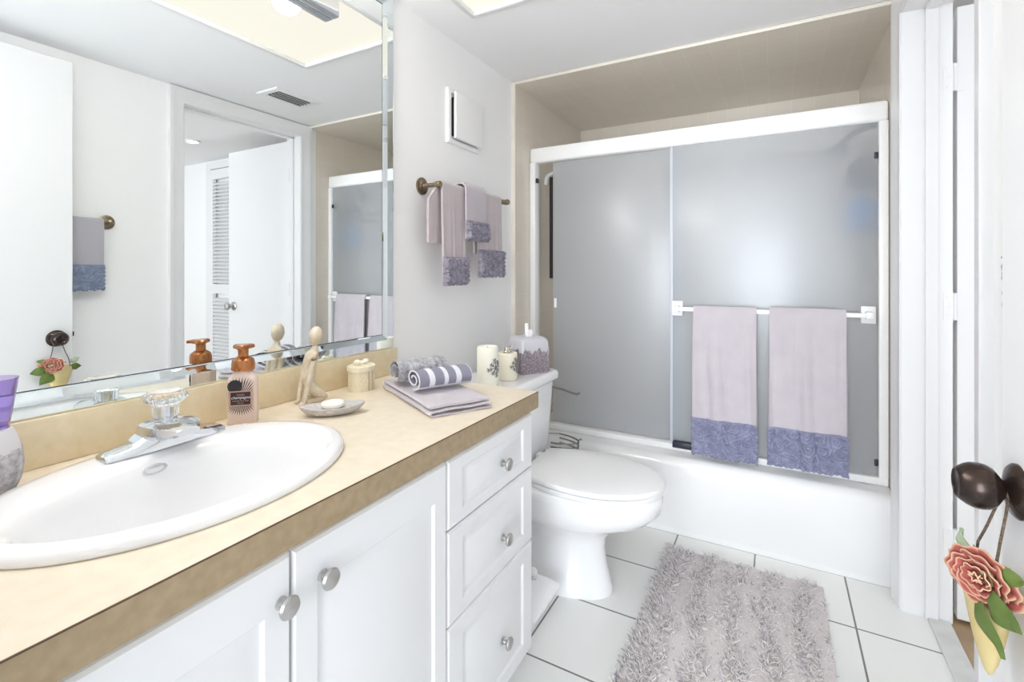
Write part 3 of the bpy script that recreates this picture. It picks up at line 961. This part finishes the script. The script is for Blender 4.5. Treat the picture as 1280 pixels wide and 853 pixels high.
tp = thing('toilet_paper_stand', 'steel wire toilet paper stand behind the toilet against the tub', 'toilet paper stand', (-0.975, 2.09, 0))
obj('base', B().lathe([(.075, 0.0), (.075, .006), (.03, .012), (.008, .016)], 28), STEEL, tp)
obj('pole', B().tube([(0, 0, .01), (0, 0, .60)], .006, 10), STEEL, tp)
obj('arm', B().tube([(0, 0, .59), (0.0, 0, .612), (.02, -.002, .622), (.10, -.006, .614), (.155, -.012, .603), (.178, -.014, .603), (.187, -.015, .609)], .0048, 10), STEEL, tp)
b = B()
for z in (.27, .325, .35, .372, .392):
    b.tube([(0.070 + .115 * sin(a) * 1.0, -.052 * (1 - cos(a)) + .028, z - .010 * sin(a / 2)) for a in [pi * k / 14 for k in range(15)]], .0038, 8)
b.tube([(.183, -.022, .26), (.184, -.022, .36), (.187, -.022, .395), (.195, -.022, .402), (.201, -.022, .398)], .003, 8)
b.tube([(.095, -.068, .26), (.095, -.068, .345), (.085, -.072, .352)], .003, 8)
b.tube([(0, 0, .27), (.07, .028, .27)], .003, 8)
b.tube([(0, 0, .392), (.07, .028, .392)], .003, 8)
obj('wire_basket', b, STEEL, tp)

# candles and tissues on the tank
TT = 0.7405


def snowflake(R, frame, seed):
    """raised silver snowflake wrapped on a cylinder of radius R"""
    b = B()
    a0, z0, size = frame

    def wrap(u, v, h=0.0008):
        a = a0 + u / R
        return Vector(((R + h) * cos(a), (R + h) * sin(a), z0 + v))

    def spoke(x0, y0, x1, y1, w):
        n = 8
        pts = [wrap(x0 + (x1 - x0) * i / n, y0 + (y1 - y0) * i / n) for i in range(n + 1)]
        b.tube(pts, w, 6)
    for k in range(8):
        a = 2 * pi * k / 8 + 0.2
        L = size * (1.0 if k % 2 == 0 else 0.8)
        spoke(0, 0, L * cos(a), L * sin(a), 0.0016)
        for f in (0.45, 0.7):
            for s in (-1, 1):
                q = a + s * 0.75
                spoke(f * L * cos(a), f * L * sin(a), f * L * cos(a) + .33 * L * cos(q), f * L * sin(a) + .33 * L * sin(q), 0.0014)
    return b


c1 = thing('pillar_candle', 'tall ivory pillar candle with silver snowflake, beside the counter on the tank', 'candle', (-0.925, 1.497, TT))
obj('wax', B().lathe([(.036, 0), (.039, .003), (.039, .147), (.036, .152), (.030, .152), (.026, .146), (.005, .145)], 40), WAX, c1)
obj('wick', B().tube([(0, 0, .144), (0.001, 0, .153)], .001, 6), DARK, c1)
obj('snowflake', snowflake(.039, (radians(-10), .078, .036), 1), SILV, c1)
c2 = thing('pillar_candle', 'short ivory candle with silver snowflake beside the tissue box on the tank', 'candle', (-0.928, 1.652, TT))
obj('wax', B().lathe([(.035, 0), (.038, .003), (.038, .103), (.035, .107), (.028, .107), (.024, .103), (.005, .102)], 40), WAXY, c2)
obj('snowflake', snowflake(.038, (radians(-2), .06, .031), 2), SILV, c2)
b = B()
for k in range(3):
    b.tube([(.016 * cos(a) * (1 - .1 * k), .016 * sin(a) * (1 - .1 * k), .110 + .006 * k + .002 * sin(3 * a)) for a in [2 * pi * i / 24 for i in range(25)]], .003, 8)
b.tube([(-.012, 0, .122), (-.02, -.006, .134), (-.026, -.008, .138)], .0025, 8)
b.tube([(.012, 0, .122), (.02, .006, .134), (.027, .008, .137)], .0025, 8)
obj('wire_bow', b, M('silver_wire', rgb(214, 210, 200), 0.25, 0.9), c2)

tbx = thing('tissue_box', 'pearl and plum sequined tissue box cover on the toilet tank', 'tissue box', (-0.928, 1.832, TT), radians(-34))
h = .0665
b = B()
rg = [rrect(-h, h, -h, h, .012, z) for z in (0, .08)] + [rrect(-h + d, h - d, -h + d, h - d, .012 + d * .5, z) for d, z in ((0, .125), (.002, .135), (.006, .143), (.014, .149), (.026, .151))]
rg += [[p.lerp(Vector((0, 0, .151)), .45) for p in rg[-1]], [p.lerp(Vector((0, 0, .140)), .5) + Vector((0, 0, -.006)) for p in rg[-1]]]
obj('cover', b.loft(rg), TBOX, tbx, angle=45)
rnd = random.Random(4)
b = B()
N, ZN = 220, 46
pl = rrect(-h - .0012, h + .0012, -h - .0012, h + .0012, .012, 0, 8)
per = [0]
for i in range(len(pl)): per.append(per[-1] + (pl[(i + 1) % len(pl)] - pl[i]).length)


def onper(s):
    s = (s % 1) * per[-1]
    for i in range(len(pl)):
        if per[i] <= s <= per[i + 1]:
            return pl[i].lerp(pl[(i + 1) % len(pl)], (s - per[i]) / max(1e-9, per[i + 1] - per[i]))
    return pl[0]


rings = []
for j in range(ZN + 1):
    ring = []
    for i in range(N):
        p = onper(i / N)
        n = Vector((p.x, p.y, 0)).normalized()
        top = .096 + .008 * sin(i / N * 2 * pi * 9) + .005 * sin(i / N * 2 * pi * 23)
        z = .002 + (top - .002) * j / ZN
        dd = .0032 * abs(sin(i * 1.9 + 3 * sin(j * .7))) * abs(sin(j * 1.3 + 2 * sin(i * .5))) + rnd.uniform(0, .0012)
        if j in (0, ZN): dd = -.002
        ring.append(Vector((p.x, p.y, z)) + n * dd)
    rings.append(ring)
obj('sequin_band', b.loft(rings, cap=False), SEQUIN, tbx, angle=25)


def tiss(u, v):
    a = (u - .5) * 2.6
    r = .024 + .014 * v
    return Vector((r * sin(a) * (1.1 - .3 * v) + .004 * sin(9 * u), .006 + (.010 * cos(a) - .008) * (1 + v) + .006 * v * sin(7 * u + 1),   .136 + v * (.066 if u < .42 else .038 + .006 * sin(12 * u))))


obj('tissue', B().sheet(tiss, 24, 10, .0012), TISSUE, tbx, angle=60)

# ------------------------------------------------------------------ counter things
CTZ = CT + 0.0006
# pump bottle
pb = thing('soap_dispenser', 'rose hand soap bottle with copper foam pump and palm label behind the sink', 'soap bottle', (-1.090, 0.680, CTZ), radians(-45))
# local +x faces the camera side, width along y
hw, hd = .030, .022
rg = [rrect(-hd + .003, hd - .003, -hw + .003, hw - .003, .008, 0), rrect(-hd, hd, -hw, hw, .010, .004), rrect(-hd, hd, -hw, hw, .010, .104), rrect(-hd + .001, hd - .001, -hw + .002, hw - .002, .012, .112),
      rrect(-hd + .004, hd - .004, -hw + .009, hw - .009, .014, .120), rrect(-.0165, .0165, -.0165, .0165, .0163, .126)]
obj('bottle', B().loft(rg), SOAPG, pb, angle=45)
obj('pump_collar', B().lathe([(.0235, .1262), (.0245, .128), (.0245, .142), (.0225, .150), (.015, .156), (.0115, .158)], 32), COPPER, pb)
pm = obj('pump_stem', B().lathe([(.0115, .157), (.0110, .160), (.0110, .172), (.0125, .176)], 24), COPPER, pb)
b = B()
b.loft([[Vector((.0 + x * k, y * k, z)) for x, y in [(.019 * cos(t) * (1 + .25 * (cos(3 * t) if True else 0)), .021 * sin(t) * (1 + .18 * cos(3 * t)))for t in [2 * pi * i / 36 for i in range(36)]]] for k, z in ((.8, .175), (1, .177), (1, .182), (.85, .185))])
b.box(.004, .030, -.007, .007, .176, .1835, .002)
obj('pump_head', b, COPPER, pm)
LBK = M('label_black', rgb(38, 34, 38), 0.5)
LRO = M('label_rose_gold', rgb(206, 150, 132), 0.4, 0.4)
LWH = M('label_white', rgb(236, 226, 226), 0.5)
xf_ = hd + .0004
b = B()
for k in range(46):       # palm fronds radiating from the badge
    a = 2 * pi * k / 46
    L = .040 if pi < a < 2 * pi else .050
    if abs(cos(a)) > 0.2: L = min(L, .0275 / abs(cos(a)))
    w = .026 * 2 * pi / 72
    c = Vector((xf_, 0, .064)); d = Vector((0, cos(a), sin(a))); n = Vector((0, -sin(a), cos(a)))
    dense = a < pi and a > pi * .42
    q = [c + d * .008 - n * .0005, c + d * L * .75 - n * (.0010 if not dense else .0014), c + d * L, c + d * L * .75 + n * (.0010 if not dense else .0014), c + d * .008 + n * .0005]
    b.loft([[p - Vector((.0006, 0, 0)) for p in q], q])
obj('palm_print', b, LBK, pb, smooth=False)
b = B()
b.loft([[Vector((x, .012 + .0155 * cos(t), .092 + .0150 * sin(t))) for t in [2 * pi * i / 28 for i in range(28)]] for x in (xf_ - .0004, xf_ + .0002)])
b.bm.verts.ensure_lookup_table()
b.xf(Matrix.Scale(-1, 4, (0, 1, 0)))
obj('palm_print', b, LBK, pb, smooth=False)
bd = obj('label_border', B().rect((xf_ - .0003, -.0235, .0475), (0, 1, 0), (0, 0, 1), (1, 0, 0), .047, .034, [(0, 0, 0), (0, 0, .0016)]), LRO, pb, smooth=False)
obj('label_panel', B().rect((xf_ + .0012, -.0205, .0500), (0, 1, 0), (0, 0, 1), (1, 0, 0), .041, .029, [(0, 0, 0), (0, 0, .0006)]), LBK, bd, smooth=False)


def text_mesh(s, size, shear=0):
    cu = bpy.data.curves.new('lettering', 'FONT')
    cu.body = s; cu.size = size; cu.align_x = 'CENTER'; cu.extrude = 0.0001; cu.shear = shear
    o = bpy.data.objects.new('lettering', cu)
    COL.objects.link(o)
    dg = bpy.context.evaluated_depsgraph_get()
    me = bpy.data.meshes.new_from_object(o.evaluated_get(dg))
    bpy.data.objects.remove(o)
    return me


def put_text(s, size, m, parent, y, z, x, shear=0):
    me = text_mesh(s, size, shear)
    me.materials.append(m)
    o = bpy.data.objects.new('lettering', me)
    COL.objects.link(o)
    me.transform(Matrix.Translation((x, y, z)) @ Matrix.Rotation(radians(90), 4, 'Z') @ Matrix.Rotation(radians(90), 4, 'X'))
    o.parent = parent
    return o


put_text('WARM', .0052, LRO, bd, 0, .0710, xf_ + .0021)
put_text('champagne', .0088, LWH, bd, 0, .0640, xf_ + .0021, .3)
put_text('foaming hand soap', .0044, LRO, bd, 0, .0580, xf_ + .0021)
put_text('with palm', .0034, LRO, bd, 0, .0532, xf_ + .0021)

# figurine
fg = thing('figurine', 'cream stone abstract kneeling woman figurine leaning on her arms', 'figurine', (-1.102, 0.866, CTZ), radians(78))
# local x = figure's facing direction (right in the picture), y sideways


def skin_part(name, verts, edges, radii, m, parent, root=0, sub=2):
    me = bpy.data.meshes.new(name)
    me.from_pydata([Vector(v) for v in verts], edges, [])
    o = bpy.data.objects.new(name, me)
    COL.objects.link(o)
    md = o.modifiers.new('skin', 'SKIN'); md.use_smooth_shade = True
    for i, r in enumerate(radii):
        me.skin_vertices[0].data[i].radius = (r, r) if not isinstance(r, tuple) else r
        me.skin_vertices[0].data[i].use_root = (i == root)
    sb = o.modifiers.new('sub', 'SUBSURF'); sb.levels = sub; sb.render_levels = sub
    dg = bpy.context.evaluated_depsgraph_get()
    me2 = bpy.data.meshes.new_from_object(o.evaluated_get(dg))
    bpy.data.objects.remove(o); bpy.data.meshes.remove(me)
    me2.polygons.foreach_set('use_smooth', [True] * len(me2.polygons))
    me2.name = name
    me2.materials.clear(); me2.materials.append(m)
    o = bpy.data.objects.new(name, me2)
    COL.objects.link(o)
    o.parent = parent
    return o


fv = [(-.004, 0, .030), (.000, 0, .060), (.006, 0, .095), (.013, 0, .126), (.018, 0, .140), (.021, 0, .157),   # pelvis .. neck
      (.010, .020, .132), (-.002, .0205, .085), (-.012, .018, .040), (-.018, .015, .008), (-.030, .015, .005),     # arm
      (.010, -.020, .132), (-.002, -.0205, .085), (-.012, -.018, .040), (-.018, -.015, .008), (-.030, -.015, .005),
      (.024, .012, .026), (.046, .012, .015), (.02, .013, .008), (-.012, .012, .007),
      (.024, -.012, .026), (.046, -.012, .015), (.02, -.013, .008), (-.012, -.012, .007)]
fe = [(0, 1), (1, 2), (2, 3), (3, 4), (4, 5), (3, 6), (6, 7), (7, 8), (8, 9), (9, 10), (3, 11), (11, 12), (12, 13), (13, 14), (14, 15),
      (0, 16), (16, 17), (17, 18), (18, 19), (0, 20), (20, 21), (21, 22), (22, 23)]
fr = [(.019, .022), (.014, .017), (.014, .019), (.012, .017), .0095, .0095,
      .0085, .0080, .0068, .0062, .0045, .0085, .0080, .0068, .0062, .0045, .0155, .0115, .0085, .0065, .0155, .0115, .0085, .0065]
fo = skin_part('body', fv, fe, fr, STONE, fg)
bmf = bmesh.new(); bmf.from_mesh(fo.data)
bmesh.ops.create_uvsphere(bmf, u_segments=24, v_segments=14, radius=1, matrix=Matrix.Translation((.0115, 0, .1275)) @ Matrix.Diagonal((.0135, .0245, .0150, 1)))
for f in bmf.faces: f.smooth = True
bmf.to_mesh(fo.data); bmf.free()
b = B().sphere((0, 0, 0), .0180, .0175, .0265).xf(Matrix.Translation((.022, 0, .180)) @ Matrix.Rotation(radians(8), 4, 'Y'))
obj('head', b, STONE, fg)

# trinket box
gx = thing('trinket_box', 'small ivory oval gift box with bow lid by the backsplash', 'box', (-1.098, 1.052, CTZ), radians(20))
obj('box_body', B().loft([ell(0, 0, .037, .043, z, 48) for z in (0, .002, .056)]), GIFT, gx)
obj('box_lid', B().loft([ell(0, 0, a, c, z, 48) for a, c, z in ((.039, .045, .0565), (.0405, .0465, .058), (.0405, .0465, .070), (.039, .045, .0725), (.03, .035, .0735))]), GIFT, gx)
for a0 in (-0.5, -0.1, 1.5, 3.3):
    b = B()
    b.grid(lambda u, v: Vector((.0378 * cos(a0 + u * .07), .0438 * sin(a0 + u * .07), .001 + .055 * v)), 3, 2)
    bmesh.ops.recalc_face_normals(b.bm, faces=b.bm.faces[:])
    bmesh.ops.solidify(b.bm, geom=b.bm.faces[:], thickness=.0006)
    obj('stripe', b, GIFTD, gx)
b = B()
for s in (-1, 1):
    q = B().sphere((0, 0, 0), .014, .009, .0085, 20, 12)
    for v in q.bm.verts:
        if s * v.co.x < 0: v.co.y *= .55; v.co.z *= .55
    q.xf(Matrix.Translation((s * .012, 0, .082)) @ Matrix.Rotation(radians(s * -10), 4, 'Y'))
    b.merge(q)
b.sphere((0, 0, .081), .006)
b.box(-.004, .004, -.045, .045, .0735, .0752, .0005)
obj('bow', b.xf(Matrix.Rotation(radians(60), 4, 'Z')), GIFTR, gx, angle=60)

# soap dish and soap
sd = thing('soap_dish', 'grey speckled boat-shaped stone soap dish on the counter', 'soap dish', (-0.966, 0.832, CTZ), atan2(.116, .10))


def boat(a, c, z, lift=0, n=48):
    r = []
    for k in range(n):
        t = 2 * pi * k / n
        x = a * cos(t)
        r.append(Vector((x, c * math.copysign(abs(sin(t)) ** 1.25, sin(t)), z + lift * (x / a) ** 2)))
    return r


obj('dish', B().loft([boat(.045, .018, 0), boat(.062, .028, .005, .002), boat(.074, .036, .014, .004), boat(.078, .039, .021, .005), boat(.075, .037, .0225, .005), boat(.066, .030, .018, .004), boat(.04, .018, .016, 0)]), PEBBLE, sd, angle=60)
sb = obj('soap_bar', B().loft([ell(0, 0, a, c, z, 40) for a, c, z in ((.022, .018, 0), (.027, .022, .003), (.0285, .023, .008), (.027, .022, .013), (.023, .018, .0155), (.021, .0165, .0150), (.015, .011, .0158))]), SOAP, angle=50)
tag(sb, 'round ivory soap bar resting in the grey stone dish', 'soap')
sb.location = (-0.966, 0.832, CTZ + .0175); sb.rotation_euler = (0, 0, sd.rotation_euler[2])

# folded towels on the counter
ax = Vector((.31, -.165, 0)).normalized()       # from the wall towards the camera
ay = Vector((.055, .157, 0)).normalized()
an = atan2(ax.y, ax.x)
ft = thing('folded_towel', 'folded lavender towel lying flat on the counter end', 'towel', (-0.853, 1.085, CTZ), an)


def fold(x0, x1, y0, y1, z, th, seed, droop=0.0):
    """a doubled towel layer: rounded fold along the y0 side, open on the y1 side"""
    def fn(u, v):
        x = x0 + (x1 - x0) * u
        s = v * 2.0
        half = th * .5
        w = (y1 - y0)
        if s < 0.92: y, zz = y1 - w * s / 0.92, z + 0.003
        elif s > 1.08: y, zz = y0 + w * (s - 1.08) / 0.92 - 0.006 * (s - 1.08), z + th - 0.003
        else:
            a = (s - .92) / .16 * pi
            y, zz = y0 - half * sin(a), z + half - (half - .003) * cos(a)
        zz += .0012 * sin(9 * u + seed) * (1 if s > 1 else .2) + .001 * sin(21 * v + 5 * u + seed)
        if zz < z + .0025: zz = z + .0025
        return Vector((x, y, zz))
    return fn


obj('lower_layer', B().sheet(fold(-.165, .185, -.078, .085, 0.0015, .0135, 1), 24, 60, .0042), TOWEL, ft, angle=70)
obj('upper_layer', B().sheet(fold(-.16, .178, -.082, .082, 0.0168, .0135, 2), 24, 60, .0042), TOWEL, ft, angle=70)

STRIPE = bpy.data.materials.new('striped_terry')
STRIPE.use_nodes = True
nt = STRIPE.node_tree
p = nt.nodes['Principled BSDF']; p.inputs['Roughness'].default_value = .95
at = nt.nodes.new('ShaderNodeAttribute'); at.attribute_name = 'edge'
rp = nt.nodes.new('ShaderNodeValToRGB')
rp.color_ramp.elements[0].color = rgb(138, 136, 152); rp.color_ramp.elements[0].position = .42
rp.color_ramp.elements[1].color = rgb(228, 226, 234); rp.color_ramp.elements[1].position = .58
nt.links.new(at.outputs['Fac'], rp.inputs['Fac'])
nt.links.new(rp.outputs['Color'], p.inputs['Base Color'])
nz = nt.nodes.new('ShaderNodeTexNoise'); nz.inputs['Scale'].default_value = 350
tcx = nt.nodes.new('ShaderNodeTexCoord'); nt.links.new(tcx.outputs['Object'], nz.inputs['Vector'])
bp = nt.nodes.new('ShaderNodeBump'); bp.inputs['Strength'].default_value = .8; bp.inputs['Distance'].default_value = .004
nt.links.new(nz.outputs['Fac'], bp.inputs['Height']); nt.links.new(bp.outputs['Normal'], p.inputs['Normal'])


def roll(name, label, loc, rot, L, ra, rb, turns, m, stripes, wob=0.0):
    """a washcloth folded into a flat roll; axis along local x"""
    b = B()
    nu, nv = 40, 90

    def fn(u, v):
        t = v * turns * 2 * pi
        k = .28 + .72 * v
        x = (u - .5) * L
        y = ra * k * cos(t) + wob * sin(11 * u + 5 * v)
        z = rb * k * sin(t) + wob * sin(17 * u + 9 * v)
        return Vector((x, y, z + rb + .004))
    b.grid(fn, nu, nv)
    bmesh.ops.recalc_face_normals(b.bm, faces=b.bm.faces[:])
    bmesh.ops.solidify(b.bm, geom=b.bm.faces[:], thickness=.004)
    zmin = min(v.co.z for v in b.bm.verts)
    for v in b.bm.verts: v.co.z -= zmin
    o = obj(name, b, m, None, angle=70)
    at = o.data.attributes.new('edge', 'FLOAT', 'POINT')
    vals = []
    for v in o.data.vertices:
        vals.append(stripes(v.co.x / L + .5, v.co.y, v.co.z))
    at.data.foreach_set('value', vals)
    o.location = loc; o.rotation_euler = (0, 0, rot)
    tag(o, label, 'towel')
    return o


def st1(u, y, z):
    if z < .012: return .75
    for c in (.0, .24, .5, .74, 1.0):
        if abs(u - c) < (.045 if 0 < c < 1 else .025): return .95
    return .1


TZ2 = CTZ + .0348
ra_ = atan2(.17, .085)
roll('rolled_washcloth', 'grey and white striped washcloth rolled on top of the folded towel', (-0.822, 1.078, TZ2), ra_, .160, .047, .030, 1.75, STRIPE, st1)
roll('rolled_washcloth', 'pale grey ruffled washcloth rolled behind the striped one by the wall', (-0.928, 1.115, TZ2), ra_, .155, .044, .034, 1.75,
     M('grey_terry_ruffle', rgb(150, 149, 156), .95, var=(70, rgb(206, 205, 210)), bump=(140, 1.0, .008)), lambda u, y, z: .5, .003)

# cup on the left edge
cu = thing('embossed_tumbler', 'grey embossed ceramic tumbler at the left end of the counter', 'tumbler', (-1.094, 0.270, CTZ))
obj('tumbler_body', B().lathe([(.022, 0), (.026, .002), (.033, .02), (.036, .045), (.034, .07), (.029, .092), (.024, .102), (.020, .103), (.020, .099), (.002, .098)], 40), EMBOSS, cu)
def body_r(z):
    P_ = [(.002, .026), (.02, .033), (.045, .036), (.07, .034), (.092, .029)]
    for (z0, r0), (z1, r1) in zip(P_[:-1], P_[1:]):
        if z <= z1: return r0 + (r1 - r0) * (z - z0) / (z1 - z0)
    return .029


rnd = random.Random(9)
b = B()
rings = []
for j in range(31):
    v = j / 30
    z = .004 + .066 * v
    r0 = body_r(z) + .0004
    ring = []
    for i in range(120):
        a = 2 * pi * i / 120
        d = .0016 * abs(sin(9 * a + 4 * sin(v * 12 + 2 * sin(5 * a)))) - .0003
        if v > .8: d -= .0022 * (v - .8) * 5 * (0.5 + .5 * sin(7 * a))
        ring.append(Vector(((r0 + d) * cos(a), (r0 + d) * sin(a), z)))
    rings.append(ring)
obj('embossed_band', b.loft(rings, cap=False), EMBOSS2, cu, angle=60)
pc = obj('purple_cup', B().lathe([(.019, .002), (.0205, 0), (.026, .04), (.031, .078), (.0318, .080), (.030, .079), (.025, .04), (.0195, .004)], 40), PURPLE, angle=50)
tag(pc, 'translucent purple cup standing in the grey embossed tumbler', 'cup')
pc.location = (-1.094, 0.270, CTZ + .1036)

# ------------------------------------------------------------------ rose pouch on the door knob
rp_ = thing('rose_pouch', 'fabric rose and leaves on a tan cone pouch hanging from the bronze knob', 'ornament', (DF - 0.036, KY, KZ))
# local: x = -towards room, y along the door, z up; cord loops over the knob neck
b = B()
for s in (-1, 1):
    b.tube([(.026, 0, .0095), (.024, s * .0095, .004), (.020, s * .014, -.025), (.012, s * .022, -.06), (.006, s * .030, -.085), (.004, s * .034, -.115)], .0016, 8)
obj('cord', b, CORD, rp_)


def cone(u, v):
    a = 2 * pi * u
    k = (1 - v) ** .58
    return Vector((.027 * k * cos(a) * (1 + .06 * sin(2 * a)) + .007, .044 * k * sin(a) + .003 - .006 * v, -.124 - .116 * v + .012 * k * abs(cos(a))))


obj('pouch', B().sheet(cone, 40, 20, .0015), POUCH, rp_, angle=60)
# rose: petals spiralling around an axis that looks out of the door towards the room
ROSE = attr_mat('rose_fabric', RED, rgb(206, 172, 142), .75)
b = B()
vals = []
rnd = random.Random(21)
layers = [(3, .007, .012, .018), (4, .014, .017, .017), (4, .021, .020, .014), (5, .028, .023, .010), (6, .035, .024, .005)]
for li, (n, rad, hgt, dep) in enumerate(layers):
    for k in range(n):
        a0 = 2 * pi * k / n + li * .6 + rnd.uniform(-.15, .15)
        span = 2 * pi / n * 1.35
        fl = .009 * li / 4

        def pet(u, v, a0=a0, span=span, rad=rad, hgt=hgt, dep=dep, fl=fl, li=li):
            a = a0 + (u - .5) * span
            prof = 1 - (2 * u - 1) ** 4 * .35
            r = rad * (.55 + .45 * v) * (1 + .16 * (u - .5)) + fl * v ** 2 + .0022 * v * sin(5 * u * pi + 2 * li + a0)
            hh = dep - .012 + hgt * prof * v - .010 * v ** 3 * (li / 4)
            return Vector((hh, r * cos(a) * 1.12, r * sin(a) * .82))
        q = B().grid(pet, 14, 8)
        lay = q.bm.verts.layers.float.new('edge')
        q.bm.verts.ensure_lookup_table()
        idx = 0
        for i in range(15):
            for j in range(9):
                q.bm.verts[idx][lay] = 1.0 if j == 8 else 0.0
                idx += 1
        bmesh.ops.recalc_face_normals(q.bm, faces=q.bm.faces[:])
        bmesh.ops.solidify(q.bm, geom=q.bm.faces[:], thickness=.0016)
        b.merge(q)
b.xf(Matrix.Scale(.88, 4))
b.xf(Matrix.Translation((-.003, -.026, -.106)) @ Matrix.Rotation(radians(180), 4, 'Z') @ Matrix.Rotation(radians(-12), 4, 'Y') @ Matrix.Rotation(radians(36), 4, 'Z'))
obj('rose', b, ROSE, rp_, angle=70)


def leaf(c, d, L, w, m, tilt=0.2):
    d = Vector(d).normalized(); c = Vector(c)
    n = Vector((-1, 0, 0)); s = d.cross(n).normalized()

    def fn(u, v):
        ww = w * sin(pi * min(1, .06 + .94 * u) ** .8) * (v - .5)
        return c + d * L * u + s * ww + n * (.006 * sin(pi * u) - .004 * abs(v - .5) * 2 + .003 * sin(6 * u))
    return obj('leaf', B().sheet(fn, 12, 6, .0014), m, rp_, angle=60)


leaf((-.010, -.024, -.132), (.15, -.6, -.75), .062, .046, GREEN)
leaf((-.004, -.042, -.118), (.2, -1, -.25), .05, .038, GREEN)
leaf((-.006, .03, -.098), (0, .9, .35), .036, .024, GREENP)
leaf((.012, -.034, -.092), (.1, -.9, .25), .034, .022, GREEN)
leaf((-.006, .032, -.118), (0, 1, -.1), .038, .028, GREEN)

# ------------------------------------------------------------------ bath mat
bm_ = thing('bath_mat', 'shaggy lavender grey bath mat on the white tiled floor before the tub', 'bath mat', (-0.123, 1.66, 0.0), 0)
mw, ml = .275, .43
obj('backing', B().box(-mw, mw, -ml, ml, 0.001, 0.012, .005), M('mat_backing', rgb(222, 214, 213), .95, bump=(300, .6, .004), var=(30, rgb(212, 205, 206))), bm_)
rnd = random.Random(31)
verts, faces = [], []


def strand(x, y, ang, lean, L, w):
    dx, dy = cos(ang), sin(ang)
    base = len(verts)
    px, py = -dy, dx
    pts = [(0, .0, 1.0), (.45, .55, .95), (1.0, .85 if lean > .5 else 1.0, .5)]
    for f, zf, wf in pts:
        hx = L * lean * f
        hz = .010 + L * sqrt(max(0.02, 1 - lean * lean)) * zf * (1 if f < 1 else .95)
        cx_, cy_ = x + dx * hx, y + dy * hx
        for a in range(3):
            t = 2 * pi * a / 3
            verts.append((cx_ + px * w * wf * cos(t), cy_ + py * w * wf * cos(t), hz + w * wf * sin(t)))
    for s in range(2):
        for a in range(3):
            c_ = (a + 1) % 3
            faces.append((base + 3 * s + a, base + 3 * s + c_, base + 3 * s + 3 + c_, base + 3 * s + 3 + a))
    faces.append((base + 6, base + 7, base + 8))


for i in range(9000):
    x = rnd.uniform(-mw, mw); y = rnd.uniform(-ml, ml)
    rib = .5 + .5 * cos((x + .02 * sin(y * 9) + .012 * sin(y * 31 + x * 40)) / .105 * 2 * pi)
    edge = x < -mw + .06
    if edge: rib = 1
    if rnd.random() > .40 + .60 * rib: continue
    long_ = rib > .45
    L = rnd.uniform(.016, .030) if long_ else rnd.uniform(.007, .012)
    strand(x, y, rnd.uniform(0, 2 * pi) if not edge else rnd.gauss(pi * .9, .7), rnd.uniform(.45, .93), L, rnd.uniform(.0015, .0026))
me = bpy.data.meshes.new('pile')
me.from_pydata(verts, [], faces)
me.polygons.foreach_set('use_smooth', [True] * len(faces))
me.materials.append(island_mat('mat_pile', [rgb(160, 156, 168), rgb(236, 230, 228), rgb(240, 235, 232), rgb(226, 221, 223), rgb(246, 243, 241)], .9))
po_ = bpy.data.objects.new('pile', me)
COL.objects.link(po_)
po_.parent = bm_
po_['kind'] = 'stuff'
